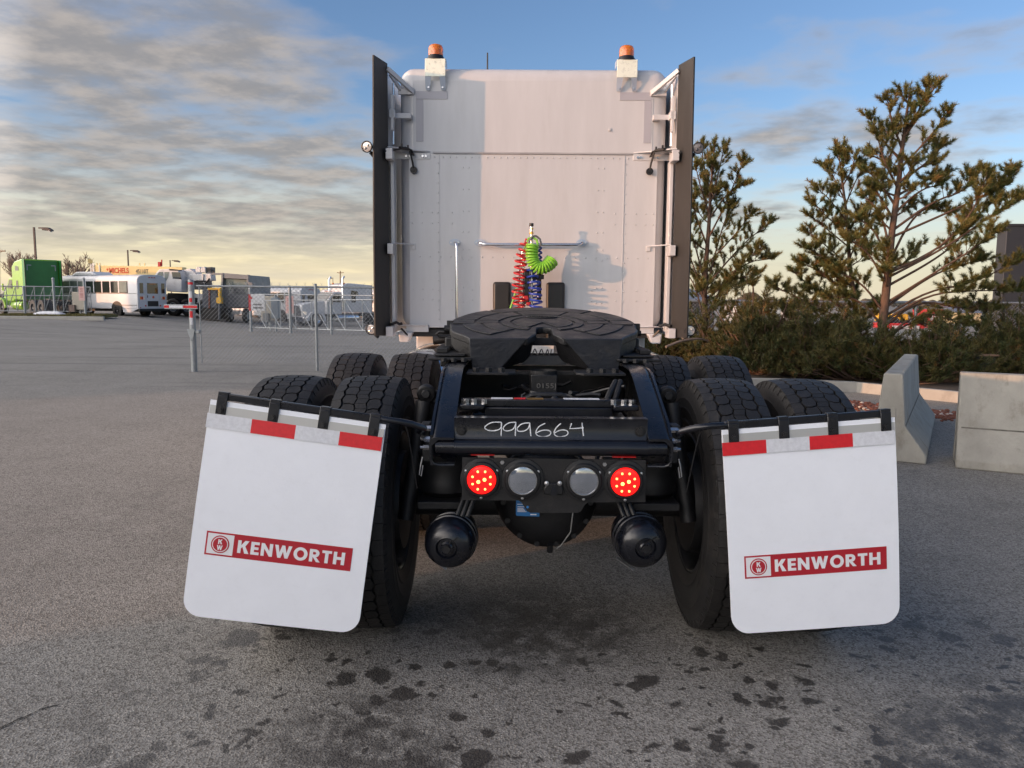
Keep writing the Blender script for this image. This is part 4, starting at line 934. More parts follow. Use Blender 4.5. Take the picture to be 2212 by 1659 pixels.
# skirts, ramps and the throat
for s in (-1, 1):
    q = MB(); A, B, C_, D_ = fw(s * .082, NE - .006, .001), fw(s * .346, NE - .006, .001), fw(s * .334, NE - .020, -.142), fw(s * .205, NE - .020, -.142)
    q.prism([A, B, C_, D_], (0, .014, 0)); q.build('rear_skirt', SKIRT, fwo, bevel=.004)
    q = MB(); E_, F2 = fw(s * .041, -.25, -.002), fw(s * .070, -.24, -.125)
    q.prism([A, D_, F2 + Vector((0, 0, -.01)), E_], (s * .012, .006, 0)); q.build('lead_in_ramp', PLATE, fwo, bevel=.002)
    q = MB(); edge = [(s * .345, NE + .01), (s * .375, NE + .06), (s * .43, -.235), (s * .452, -.16), (s * .463, -.03), (s * .455, .08), (s * .42, .19)]
    vs = []
    for i, (u, v) in enumerate(edge):
        d_ = -.11 + .012 * i; vs += [fw(u * .985, v, -.02), fw(u * .985, v, d_), fw(u * .95, v, -.02), fw(u * .95, v, d_)]
    fs = []
    for i in range(len(edge) - 1):
        a, b = 4 * i, 4 * i + 4; fs += [(a, a + 1, b + 1, b), (a + 2, b + 2, b + 3, a + 3), (a + 1, a + 3, b + 3, b + 1)]
    q.add(vs, fs).build('side_rib', PLATE, fwo)
    q = MB(); q.box((s * .435, 3.86, 1.115), (.085, .16, .14)); q.box((s * .44, 3.86, 1.07), (.11, .30, .05)); bo_ = q.build('pivot_bracket', BLACKM, fwo, bevel=.008)
    q = MB(); q.bm(s * .33, s * .525, 3.46, 4.45, 1.096, 1.108); q.bm(s * .36, s * .50, 3.50, 4.40, 1.112, 1.122); q.build('slide_plate', BLACKM, fwo, bevel=.003)
    q = MB()
    for i in range(11): q.bm(s * .445, s * .497, 3.56 + i * .08, 3.605 + i * .08, 1.124, 1.143)
    q.build('slide_rack', BLACKM, fwo, bevel=.002)
    q = MB()
    for x in (.36, .405, .45): q.cyl((s * x, 3.42, 1.095), (s * x, 3.42, 1.112), .014, n=6)
    q.build('plate_bolt', BLACKM, fwo)
    q = MB(); q.prism([(s * .13, 3.28, 1.052), (s * .16, 3.25, 1.052), (s * .34, 3.25, 1.052), (s * .34, 3.44, 1.052), (s * .13, 3.44, 1.052)], (0, 0, .010)); po3 = q.build('gusset_plate', BLACKM, fwo, bevel=.002)
    q = MB()
    for x in (.19, .245, .30): q.cyl((s * x, 3.30, 1.062), (s * x, 3.30, 1.080), .016, n=6)
    q.build('gusset_bolt', BLACKM, po3)
q = MB(); q.bm(-.33, .33, 3.52, 3.56, 1.03, 1.045); q.bm(-.33, .33, 4.2, 4.24, .99, 1.02); q.build('base_tie', BLACKM, fwo)
q = MB(); q.prism([fw(-.06, -.20, -.035), fw(.06, -.20, -.035), fw(.062, -.20, -.072), fw(-.062, -.20, -.072)], (0, .01, 0)); q.prism([fw(-.085, -.26, -.108), fw(.085, -.26, -.108), fw(.105, -.27, -.150), fw(-.105, -.27, -.150)], (0, .01, 0)); q.build('throat_plate', SKIRT, fwo)
q = MB(); q.box(fw(-.06, .0, -.06), (.05, .30, .05)); q.box(fw(.06, .0, -.06), (.05, .30, .05)); q.box(fw(0, .12, -.05), (.16, .06, .05)); q.build('jaw', BLACKM, fwo)
MB().prism([(-.1, 4.62, 1.012), (.1, 4.62, 1.012), (.1, 4.62, 1.10), (-.1, 4.62, 1.10)], (0, .01, 0)).build('bright_plate', mat('bright_tread_plate', (.82, .80, .77), .35, var=.15, vscale=60, bump=.4, bscale=120), TR)
cw = coil([(-.075, 4.58, 1.062), (.085, 4.58, 1.055)], 5, .018, .003, n=12)
MB().tube(cw, .003, 6).build('wire_coil', BLACKR, TR)
lv = MB(); lv.box(fw(-.462, .02, -.02), (.035, .05, .05)); lv.cyl(fw(-.455, -.02, -.03), fw(-.49, -.02, -.03), .02, n=10); lv.tube([fw(-.46, .03, -.06), fw(-.52, .03, -.055), fw(-.535, .03, -.065), fw(-.52, .03, -.08), fw(-.46, .03, -.082)], .008, 8); lv.tube([fw(-.44, .1, -.10), fw(-.56, .1, -.115)], .022, 10)
lv.build('release_lever', BLACKM, fwo)
q = MB(); q.box(fw(.468, .0, -.02), (.03, .06, .04)); q.cyl(fw(.46, -.02, -.045), fw(.49, -.02, -.045), .014, n=10); q.build('pin_boss', BLACKM, fwo)

# ================================================================ YARD BEYOND
def on_ground(px, Y, py=650):
    p = at(px, py, Y); return Vector((p.x, Y, zg(p.x, Y)))
def simple_wheel(parent, c, r, w, rimm=RIMD, nm='wheel', axis=(1, 0, 0)):
    a = Vector(axis)
    o = MB().lathe([(r * .56, -w / 2), (r * .8, -w / 2 - .01), (r * .95, -w / 2), (r, -w / 2 + .03), (r, w / 2 - .03), (r * .95, w / 2), (r * .8, w / 2 + .01), (r * .56, w / 2)], c, a, 28).build(nm, RUBBER, parent)
    MB().lathe([(0, -w * .30), (r * .2, -w * .36), (r * .24, -w * .16), (r * .45, -w * .10), (r * .5, -w / 2), (r * .57, -w / 2)], c, a, 24).lathe([(0, w * .30), (r * .2, w * .36), (r * .24, w * .16), (r * .45, w * .10), (r * .5, w / 2), (r * .57, w / 2)], c, a, 24).build('hub', rimm, o)
    return o
def quadpane(parent, pts, off, mtl, nm='window'):
    return MB().prism(pts, off).build(nm, mtl, parent)

def tractor(name, label, loc, rz, paint, rear, H, Hf, stacks=True, aero=False, hub=RIMD):
    """conventional sleeper tractor; local +Y is forward, y=0 the sleeper's back wall"""
    t = thing(name, label, 'truck', loc, rz)
    b = MB().prism([(-1.1, 0, 1.0), (-1.1, 0, H), (-1.1, .25, H + .02), (-1.1, 1.5, Hf), (-1.1, 2.05, Hf - .35 if aero else Hf - .12), (-1.1, 2.1, 1.0)], (2.2, 0, 0)).build('sleeper', paint, t, bevel=.07, seg=3)
    MB().bm(-1.03, 1.03, -.02, .03, 1.06, H - .08).build('rear_wall', rear, b)
    for s in (-1, 1):
        MB().prism([(s * 1.12, -.32, 1.0), (s * 1.12, -.32, H - .02), (s * 1.1, .1, H), (s * 1.1, .1, 1.0)], (s * .03, 0, 0)).build('side_fairing', rear, b)
        MB().bm(s * 1.12, s * 1.155, -.37, -.32, 1.0, H - .02).build('fairing_edge', EDGE, b)
        MB().prism([(s * 1.101, .75, H - .75), (s * 1.101, .85, H - .48), (s * 1.101, 1.35, H - .42), (s * 1.101, 1.4, H - .75)], (s * .012, 0, 0)).build('bunk_window', GLASS, b)
        MB().prism([(s * 1.101, 1.0, 1.75), (s * 1.101, 1.0, 2.3), (s * 1.101, 1.35, 2.3), (s * 1.101, 1.35, 1.75)], (s * .012, 0, 0)).build('sleeper_window', GLASS, b)
    c = MB().prism([(-1.05, 2.1, .9), (-1.05, 2.1, 2.52), (-1.05, 2.75, 2.50), (-1.05, 3.35, 1.85), (-1.05, 3.35, .9)], (2.1, 0, 0)).build('cab', paint, t, bevel=.05)
    MB().prism([(-.95, 2.80, 2.46), (.95, 2.80, 2.46), (.98, 3.34, 1.90), (-.98, 3.34, 1.90)], (0, .02, .02)).build('windshield', GLASS, c)
    for s in (-1, 1): MB().prism([(s * 1.051, 2.2, 1.75), (s * 1.051, 2.2, 2.36), (s * 1.051, 2.7, 2.36), (s * 1.051, 3.15, 1.80)], (s * .012, 0, 0)).build('door_window', GLASS, c)
    hd = MB().prism([(-.80, 3.3, .75), (-.80, 3.3, 1.86), (-.68, 4.9, 1.62), (-.66, 5.05, 1.5), (-.66, 5.05, .75)], (1.6, 0, 0)).build('hood', paint, t, bevel=.08, seg=3)
    g = MB().bm(-.56, .56, 5.05, 5.10, .78, 1.52).build('grille', CHROME, t, bevel=.02)
    gb = MB().bm(-.48, .48, 5.095, 5.112, .84, 1.46).build('grille_mesh', DKGREY, g)
    for x in np.linspace(-.42, .42, 9): MB().bm(x - .012, x + .012, 5.112, 5.122, .84, 1.46).build('grille_bar', STEEL, g)
    MB().prism([(-1.16, 5.0, .38), (-1.16, 5.15, .38), (-1.16, 5.18, .72), (-1.16, 5.0, .76)], (2.32, 0, 0)).build('bumper', CHROME, t, bevel=.03)
    for s in (-1, 1):
        pr = [(s * .74, 4.15 + .74 * math.cos(a), .42 + .72 * math.sin(a)) for a in np.linspace(0.05, math.pi - .05, 14)] + [(s * .74, 3.50, .42), (s * .74, 3.58, .42)] + [(s * .74, 4.15 + .57 * math.cos(a), .42 + .57 * math.sin(a)) for a in np.linspace(math.pi - .02, 0.02, 14)]
        MB().prism(pr, (s * .42, 0, 0)).build('fender', paint, t, bevel=.02)
        MB().prism([(s * .68, 5.06, .88), (s * .68, 5.06, 1.12), (s * 1.10, 4.88, 1.10), (s * 1.12, 4.88, .88)], (0, .03, 0)).build('headlight', LENSC, t)
        simple_wheel(t, (s * 1.0, 4.15, .52), .52, .28, CHROME if stacks else hub)
        for y in (-1.3, -2.62):
            simple_wheel(t, (s * 1.02, y, .52), .52, .3, hub); simple_wheel(t, (s * .70, y, .52), .52, .28, hub)
        MB().lathe([(.0, 0), (.25, .0), (.30, .06), (.30, 1.7), (.25, 1.76), (0, 1.76)], (s * .84, .75, .62), (0, 1, 0), 24).build('fuel_tank', CHROME if stacks else paint, t)
        MB().bm(s * 1.12, s * .7, 2.2, 3.2, .45, .62).build('step', STEEL, t)
        MB().bm(s * 1.42, s * 1.30, 3.02, 3.10, 1.62, 2.10).bar((s * 1.3, 3.06, 1.9), (s * 1.0, 3.06, 1.9), .03, .03).build('mirror', CHROME, t)
        if stacks:
            MB().tube([(s * 1.02, 2.02, 1.0), (s * 1.02, 2.02, H + .35), (s * 1.02, 1.95, H + .50), (s * 1.02, 1.85, H + .58)], .075, 12).build('exhaust_stack', CHROME, t)
            MB().cyl((s * 1.02, 2.02, 1.2), (s * 1.02, 2.02, 2.1), .11, n=14).build('heat_shield', STEEL, t)
            MB().box((s * .82, 1.8, H + .08), (.1, .1, .1)).build('beacon', ORANGE_L, t)
    for x in (-.5, -.25, 0, .25, .5): MB().box((x, 2.62, 2.56), (.07, .06, .045)).build('roof_marker', ORANGE_L, t)
    MB().bm(-.43, .43, -3.0, 4.9, .72, .95).build('frame', BLACKM, t)
    q = MB(); q.cyl((0, -1.7, 1.02), (0, -1.7, 1.10), .45, n=24); q.build('fifth_wheel', BLACKM, t)
    return t
# white conventional tractor behind the sliding gate: nose towards us and left
p = on_ground(778, 58.5)
tractor('parked_tractor', 'white long-nosed tractor with chrome grille and stacks behind the sliding gate', p, R(131), WHITE2, WHITE2, 3.05, 3.15, True)
# lime green tractor at the left
p = on_ground(88, 52)
gt = tractor('parked_tractor', 'lime green tractor with dark green sleeper back at the far left', p + Vector((-.2, .6, 0)), R(52), LIME, DGREEN, 3.72, 3.6, False, True)
for s in (-1, 1): MB().bm(s * .9, s * .62, -.035, -.022, 3.30, 3.36).bm(s * .9, s * .84, -.035, -.022, 2.98, 3.299).build('tape_mark', GREYTAPE, gt)

def bus(name, label, loc, rz, L_=8.0, hump=True):
    """small coach; local +Y forward, y=0 the rear wall"""
    t = thing(name, label, 'bus', loc, rz)
    W, H = 1.15, 2.86
    sec = [(-W, .55), (-W, 2.45), (-W + .05, 2.62), (-W + .22, 2.78), (-.45, 2.86), (.45, 2.86), (W - .22, 2.78), (W - .05, 2.62), (W, 2.45), (W, .55)]
    b = MB().prism([(x, 0, z) for x, z in sec], (0, L_, 0)).build('body', WHITE2, t, bevel=.05, seg=2)
    MB().prism([(-W, L_, .5), (-W, L_, 1.55), (-W, L_ + .9, 1.25), (-W, L_ + .95, .5)], (2 * W, 0, 0)).build('bonnet', WHITE2, t, bevel=.06)
    for s in (-1, 1):
        MB().bm(s * (W + .001), s * (W + .012), .95, L_ - .35, 1.62, 2.42).build('window_band', BLACKR, b)
        n = 8; wv = (L_ - 1.4) / n
        for i in range(n):
            y0 = .98 + i * wv
            MB().bm(s * (W + .012), s * (W + .02), y0 + .05, y0 + wv - .05, 1.68, 2.38).build('window', GLASSG if i in (0, 5, 6, 7) else GLASS, b)
            MB().bm(s * (W + .010), s * (W + .03), y0 + wv - .05, y0 + wv + .05, 1.64, 2.42).build('window_post', WHITE2, b)
        MB().bm(s * (W + .001), s * (W + .012), .1, L_, 1.575, 1.60).build('trim_line', BLACKR, b)
        MB().bm(s * (W + .001), s * (W + .014), .1, 1.6, .80, .83).build('skirt_line', BLACKR, b)
        MB().prism([(s * (W - .02), 0.05, .56), (s * (W - .02), 1.5, .56), (s * (W - .02), 1.5, .34), (s * (W - .02), .7, .34)], (s * .03, 0, 0)).build('side_skirt', WHITE2, b)
        arch = [(s * (W + .002), 2.1 + .56 * math.cos(a), .52 + .56 * math.sin(a)) for a in np.linspace(0, math.pi, 16)]
        MB().prism(arch, (s * .012, 0, 0)).build('wheel_arch', BLACKR, b)
        simple_wheel(t, (s * 1.03, 2.1, .46), .46, .3); simple_wheel(t, (s * 1.03, L_ - .1, .46), .46, .26)
        MB().bm(s * .72, s * .98, -.02, -.005, 1.62, 2.30).build('rear_window', GLASS, b)
        for x0, x1, mt in ((.98, .88, ORANGE_L), (.88, .76, REDP), (.76, .66, LENSC)): MB().bm(s * x0, s * x1, -.03, -.004, 1.20, 1.40).build('tail_lamp', mt, b)
        MB().cyl((s * .58, -.004, .78), (s * .58, -.025, .78), .055, n=14).build('reflector', REDP, b)
        MB().cyl((s * .98, -.004, .66), (s * .98, -.02, .66), .035, n=10).build('reflector', REDP, b)
    MB().bm(-.52, .52, -.02, -.004, .70, 2.42).build('rear_door', WHITE2, b, bevel=.006)
    MB().bm(-.42, .42, -.032, -.0205, 1.60, 2.30).build('door_window', GLASS, b)
    MB().bm(-.42, .42, -.032, -.0205, .74, 1.10).build('door_vent', BLACKR, b)
    MB().bm(-.44, -.40, -.045, -.0205, 1.32, 1.48).build('door_handle', BLACKR, b)
    MB().cyl((.04, -.0205, 1.36), (.04, -.03, 1.36), .085, n=16).build('orange_sticker', LETR, b)
    MB().bm(-.25, .25, -.034, -.0325, 2.22, 2.27).build('window_sticker', ORANGE_L, b)
    for x in (-.2, 0, .2): MB().bm(x - .06, x + .06, -.02, .01, 2.64, 2.70).build('marker_lamp', REDP, b)
    MB().bm(-1.12, 1.12, -.12, .1, .42, .58).build('rear_bumper', BLACKM, t, bevel=.02)
    MB().bm(-.9, .9, .1, L_, .38, .55).build('underframe', BLACKM, t)
    if hump: MB().prism([(-.75, L_ - 3.6, 2.84), (-.75, L_ - 3.0, 3.10), (-.75, L_ - 1.4, 3.10), (-.75, L_ - .8, 2.84)], (1.5, 0, 0)).build('roof_air_unit', WHITE2, t, bevel=.08)
    return t
p = on_ground(330, 52.5)
bus('shuttle_bus', 'white shuttle bus with its rear door towards us, behind the left gate', p, R(64), 8.2)
p = on_ground(672, 62)
bus('shuttle_bus', 'white shuttle bus half hidden behind the white tractor', p, R(62), 7.4, False)
p = on_ground(806, 72)
bus('shuttle_bus', 'white bus showing only its roof and windows beside the dark fairing', p + Vector((1.5, 0, 0)), R(62), 7.4, False)

# ---- mobile crane
cc = crop(380, 980, 420, 2177)
CY = 57.0
def cp(x, y, dy=0.0): return at(*cc(x, y), CY + dy)
kr = on_ground(380, CY)
CRN = thing('mobile_crane', 'mobile crane with long cream boom and white operator cab behind the bus', 'crane', kr, world=True)
def face(m_, pts, depth, dy=0.0): return m_.prism([cp(x, y, dy) for x, y in pts], (0, depth, 0))
bo_ = face(MB(), [(-120, 330), (1750, 372), (1750, 590), (1200, 585), (-120, 520)], .75).build('boom', CRANEY, CRN, bevel=.03)
for x, y, w, h in ((-60, 425, 34, 250), (60, 430, 22, 180), (-110, 420, 26, 200)): MB().box(cp(x, y, -.02), (w / 270, .05, h / 270)).build('boom_collar', CRANEW, bo_)
MB().cyl(cp(-130, 250, .2), cp(-130, 250, .5), .17, n=20).build('boom_sheave', CRANEY, CRN)
for x in (10, 70, 880, 985): MB().bar(cp(x, 345, .3), cp(x, 290, .3), .06, .06).build('boom_post', CRANEY, bo_)
U_ = (cp(1000, 480) - cp(200, 480)).normalized()
def crane_text(s, x0, x1, y0, y1, mt, bold, it=0.0, nm='lettering'):
    yc = (y0 + y1) / 2; c = cp((x0 + x1) / 2, yc, -.012); w = (cp(x1, yc) - cp(x0, yc)).length; h = (cp(x0, y0) - cp(x0, y1)).length
    link(nm, text_mesh(s, mt, c, U_, (0, 0, 1), w, h, bold, .01, it), bo_)
crane_text('MICHELS', 258, 655, 385, 497, LETR, .03); crane_text('45110T', 800, 1060, 415, 500, LETK, .0, .12)
leaf = [(0, .5), (.12, .22), (.32, .30), (.26, .05), (.5, .08), (.38, -.12), (.12, -.22), (.04, -.5), (-.04, -.5), (-.12, -.22), (-.38, -.12), (-.5, .08), (-.26, .05), (-.32, .30), (-.12, .22)]
c = cp(220, 420, -.012); MB().prism([c + Vector((a * .17, 0, b * .22)) for a, b in leaf], (0, .008, 0)).build('leaf_emblem', LETR, bo_)
cab = face(MB(), [(1160, 600), (1195, 520), (1280, 415), (1480, 405), (1660, 425), (1740, 620), (1740, 890), (1430, 865), (1400, 690), (1150, 640)], 1.1, -1.3).build('operator_cab', CRANEW, CRN, bevel=.05)
for pts, mt in (([(1185, 590), (1285, 470), (1355, 465), (1350, 600), (1190, 620)], GLASSG), ([(1385, 470), (1480, 470), (1460, 580), (1405, 670), (1390, 640)], GLASSG), ([(1530, 470), (1705, 478), (1735, 620), (1555, 605)], GLASS)):
    face(MB(), pts, .02, -1.325).build('cab_window', mt, cab)
MB().prism([cp(x, y, -1.34) for x, y in ((1480, 405), (1665, 425), (1670, 445), (1485, 440))], (0, .6, 0)).build('cab_visor', BLACKR, cab)
up = MB(); face(up, [(1740, 440), (1900, 400), (2000, 480), (2050, 540), (1740, 640)], 1.3, -.2); up.build('slewing_frame', CRANEW, CRN, bevel=.04)
q = MB(); face(q, [(1760, 640), (2250, 640), (2250, 830), (1760, 830)], 1.0, -.3); q.build('machinery_deck', DKGREY, CRN)
q = MB(); face(q, [(1900, 520), (2330, 500), (2350, 650), (1780, 660)], .9, -.6); q.build('counterweight', CRANEW, CRN, bevel=.04)
ccw = crop(740, 1000, 420, 2177)
def dp(x, y, dy=0.0): return at(*ccw(x, y), CY + dy)
for x in (205, 310): MB().prism([dp(x - 48, 380, -.5), dp(x - 50, 300, -.5), dp(x - 20, 262, -.5), dp(x + 25, 262, -.5), dp(x + 48, 300, -.5), dp(x + 48, 380, -.5)], (0, .8, 0)).build('winch_housing', CRANEW, CRN, bevel=.03)
MB().prism([dp(365, 270, -.4), dp(475, 265, -.4), dp(475, 500, -.4), dp(365, 480, -.4)], (0, .8, 0)).build('hoist_block', DKGREY, CRN, bevel=.03)
MB().prism([dp(385, 290, -.42), dp(460, 290, -.42), dp(460, 360, -.42), dp(385, 360, -.42)], (0, .02, 0)).build('hoist_opening', BLACKR, CRN)
MB().prism([dp(150, 410, -.7), dp(320, 410, -.7), dp(310, 545, -.7), dp(140, 530, -.7)], (0, .6, 0)).build('counterweight', CRANEW, CRN, bevel=.03)
MB().tube([dp(210, 600, -.7), dp(300, 610, -.7), dp(390, 570, -.7), dp(440, 500, -.6)], .06, 8).build('hydraulic_hose', BLACKR, CRN)
MB().tube([dp(475, 330, -.3), dp(530, 345, -.3), dp(520, 410, -.3), dp(480, 450, -.3)], .05, 8).build('hydraulic_hose', BLACKR, CRN)
q = MB(); face(q, [(900, 1080), (2300, 1110), (2300, 1230), (900, 1230)], 2.2, -.6); q.build('carrier_chassis', DKGREY, CRN)
q = MB(); face(q, [(1450, 900), (2080, 930), (2080, 1090), (1450, 1080)], 2.0, -.4); q.build('turntable', BLACKM, CRN)
q = MB(); face(q, [(1900, 920), (2260, 915), (2260, 1110), (1850, 1110)], 2.0, -.5); q.build('carrier_cab', CRANEW, CRN, bevel=.04)
face(MB(), [(1985, 1000), (2060, 1000), (2060, 1090), (1985, 1090)], .02, -.52).build('carrier_window', GLASS, CRN)
for x in (1290, 1605, 1890, 2250):
    c = cp(x, 1310, -.6); c.z = kr.z + .62; simple_wheel(CRN, c, .62, .45, GALV, axis=(.25, 1, 0))
    c = c + Vector((.3, 1.8, 0)); simple_wheel(CRN, c, .62, .45, GALV, axis=(.25, 1, 0))
MB().box(cp(1290, 330, .2), (.18, .2, .45)).tube([cp(1330, 350, .2), cp(1330, 220, .2)], .05, 6).build('boom_reel', REDP, CRN)

# ---- refuse truck
RY = 55.0
def rp(x, y, dy=0.0): return at(*ccw(x, y), RY + dy)
RT = thing('refuse_truck', 'grey refuse truck seen from behind between the crane and the buses', 'truck', on_ground(510, RY), world=True)
def rface(m_, pts, depth, dy=0.0): return m_.prism([rp(x, y, dy) for x, y in pts], (0, depth, 0))
rface(MB(), [(700, 395), (1215, 430), (1235, 560), (1250, 1110), (800, 1110), (690, 900)], 5.0, .35).build('body', MIDGREY, RT, bevel=.04)
rface(MB(), [(690, 385), (1215, 430), (1215, 520), (690, 490)], .35).build('tailgate_beam', MIDGREY, RT, bevel=.02)
rface(MB(), [(680, 390), (712, 390), (712, 1010), (680, 1010)], .35, -.05).build('tailgate_post', MIDGREY, RT)
rface(MB(), [(1200, 420), (1232, 425), (1232, 700), (1200, 700)], .35, -.05).build('tailgate_post', MIDGREY, RT)
rface(MB(), [(745, 500), (1200, 530), (1200, 640), (745, 640)], .06, .28).build('hopper_panel', GLASSG, RT)
rface(MB(), [(800, 820), (1230, 830), (1230, 1090), (800, 1090)], .3, -.15).build('hopper_lip', DKGREY, RT, bevel=.03)
rface(MB(), [(930, 700), (1160, 710), (1160, 810), (930, 800)], .06, .26).build('packer_blade', DKGREY, RT)
for x in (860, 1190): rface(MB(), [(x - 30, 560), (x + 40, 660), (x - 20, 800)], .1, -.1).build('mirror_bracket', GLASSG, RT)
rface(MB(), [(470, 385), (700, 392), (700, 425), (470, 425)], .3, .1).build('loader_arm', MIDGREY, RT)
rface(MB(), [(1230, 570), (1320, 585), (1320, 700), (1240, 700)], .6, -.1).build('exhaust_box', MIDGREY, RT, bevel=.03)
for x in (850, 1190):
    for d_ in (0, .8): c = rp(x, 1200, d_); c.z = RT.location.z + .5; simple_wheel(RT, c, .5, .3, GALV)
rface(MB(), [(890, 1150), (1060, 1150), (1050, 1240), (900, 1240)], .1, -.25).build('tail_panel', MIDGREY, RT)
for x in (935, 985, 1010): MB().cyl(rp(x, 1170, -.26), rp(x, 1170, -.30), .05, n=10).build('tail_lamp', LENSC, RT)
rface(MB(), [(1065, 1140), (1165, 1235), (1065, 1225)], .08, -.3).build('mud_guard', WHITE2, RT)
# dumpster and yellow lift frame by it
DP = thing('dumpster', 'dark blue-grey dumpster with a rusty brown stripe beside the bollard', 'dumpster', on_ground(452, RY - 1), world=True)
rface(MB(), [(290, 720), (590, 730), (590, 1100), (290, 1100)], 2.0, -1.0).build('bin_body', mat('dumpster_paint', (.05, .06, .08), .5, var=.2), DP, bevel=.03)
rface(MB(), [(418, 720), (448, 720), (448, 1110), (418, 1110)], .05, -1.06).build('rust_stripe', mat('rust', (.16, .05, .03), .8), DP)
rface(MB(), [(280, 1100), (600, 1100), (600, 1340), (280, 1340)], 1.6, -.9).build('bin_base', BLACKM, DP)
YF = thing('yellow_lift_frame', 'sunlit yellow lift frame standing beside the dark dumpster', 'lift frame', on_ground(462, RY - 1), world=True)
rface(MB(), [(400, 690), (660, 690), (660, 735), (400, 735)], .3, -1.4).build('cross_arm', YELL, YF, bevel=.02)
rface(MB(), [(610, 735), (660, 735), (660, 890), (610, 890)], .3, -1.4).build('upright', YELL, YF, bevel=.02)
rface(MB(), [(575, 890), (675, 890), (675, 1015), (575, 1005)], .4, -1.4).build('counter_block', YELL, YF, bevel=.02)
rface(MB(), [(610, 1010), (640, 1010), (640, 1340), (610, 1340)], .3, -1.35).build('leg', DKGREY, YF)

# ---- lamp posts, utility poles, bare trees
def lamp(px, py_top, H, head, label, right=True):
    Y = (H - 1.38 + .3) / (637 + (px - 106) * .007 - py_top) * F_PX
    g = on_ground(px, Y); t = thing('street_lamp', label, 'street lamp', g, group='lamp posts in the yard', world=True)
    top = at(px, py_top, Y); s = 1 if right else -1
    MB().bm(g.x - .075, g.x + .075, Y - .075, Y + .075, g.z, top.z).build('post', POLEB, t)
    a = MB(); a.bm(top.x, top.x + s * .45, Y - .05, Y + .05, top.z - .12, top.z); a.build('arm', POLEB, t)
    x0 = top.x + s * .45
    h = MB().prism([(x0, Y - .25, top.z - .28), (x0, Y - .25, top.z + .0), (x0 + s * .8 * head, Y - .25, top.z - .02), (x0 + s * 1.25 * head, Y - .25, top.z - .22), (x0 + s * 1.3 * head, Y - .25, top.z - .36)], (0, .5, 0)).build('lamp_head', POLEB, t, bevel=.03)
    MB().prism([(x0 + s * .45, Y - .2, top.z - .33), (x0 + s * .45, Y - .2, top.z - .30), (x0 + s * 1.1 * head, Y - .2, top.z - .36), (x0 + s * 1.1 * head, Y - .2, top.z - .44)], (0, .4, 0)).build('lamp_glass', WHITE2, h)
lamp(83, 491, 7.6, .68, 'tallest lamp post, behind the green tractor')
lamp(281, 540, 7.6, .72, 'middle lamp post rising behind the cream crane boom')
lamp(371, 562, 7.6, .8, 'short-looking lamp post above the crane operator cab')
lamp(720, 600, 7.0, 1.0, 'small lamp post above the white tractor, arm to the left', False)
def upole(px, py_top, H, label):
    Y = (H - 1.38 + .6) / (638 + (px - 106) * .007 - py_top) * F_PX; g = on_ground(px, Y); t = thing('utility_pole', label, 'utility pole', g, group='utility poles', world=True)
    top = at(px, py_top, Y); MB().cyl((g.x, Y, g.z), (top.x, Y, top.z), .22, .16, n=10).build('pole', WOODP, t)
    MB().bm(top.x - 1.2, top.x + 1.2, Y - .08, Y + .08, top.z - .75, top.z - .55).build('crossarm', WOODP, t)
    for k in (-1.1, -.5, .5, 1.1): MB().cyl((top.x + k, Y, top.z - .55), (top.x + k, Y, top.z - .35), .06, n=8).build('insulator', GALV, t)
    for k in (-1, 1): MB().bar((top.x + k * .6, Y - .1, top.z - .72), (top.x, Y - .1, top.z - 1.2), .05, .05).build('brace', WOODP, t)
upole(735, 585, 10, 'wooden utility pole with crossarm above the white tractor')
upole(243, 578, 10, 'utility pole crossarm showing just above the crane boom')
upole(-2, 535, 10, 'utility pole cut by the left edge of the picture')
upole(1602, 625, 9, 'small sunlit utility pole between the pines')
def bare_tree(px, py_top, spread, label, Y=105):
    g = on_ground(px, Y); t = thing('bare_tree', label, 'tree', g, group='leafless trees', world=True); top = at(px, py_top, Y); H = top.z - g.z
    m_ = MB(); tw = MB()
    def grow(p, d, l, r, lev):
        pts = [p]; dd = d.copy()
        for k in range(4):
            dd = (dd + Vector((random.uniform(-.16, .16), random.uniform(-.16, .16), random.uniform(-.02, .12)))).normalized(); pts.append(pts[-1] + dd * l / 4)
        (m_ if lev < 2 else tw).tube(pts, [max(.022, r * (1 - .14 * k)) for k in range(5)], 5 if lev < 2 else 3)
        if lev < 4:
            for k in range(4 if lev else 6):
                q = random.choice(pts[2:]); a = random.uniform(0, 6.28); sp_ = random.uniform(.35, .75)
                grow(q, (dd + Vector((math.cos(a), math.sin(a) * .6, .15)) * sp_).normalized(), l * random.uniform(.5, .72), r * .5, lev + 1)
    for k in range(3): grow(Vector((g.x + random.uniform(-.3, .3), Y, g.z)), Vector((random.uniform(-.25, .25), 0, 1)).normalized(), H * .42, .20, 0)
    m_.build('trunk', BARKG, t, smooth=0); stuff(tw.build('twigs', BARKG, t, smooth=0))
bare_tree(40, 535, 1, 'bare twiggy tree behind the green tractor')
bare_tree(170, 552, 1, 'bare twiggy tree between the green tractor and the crane boom')

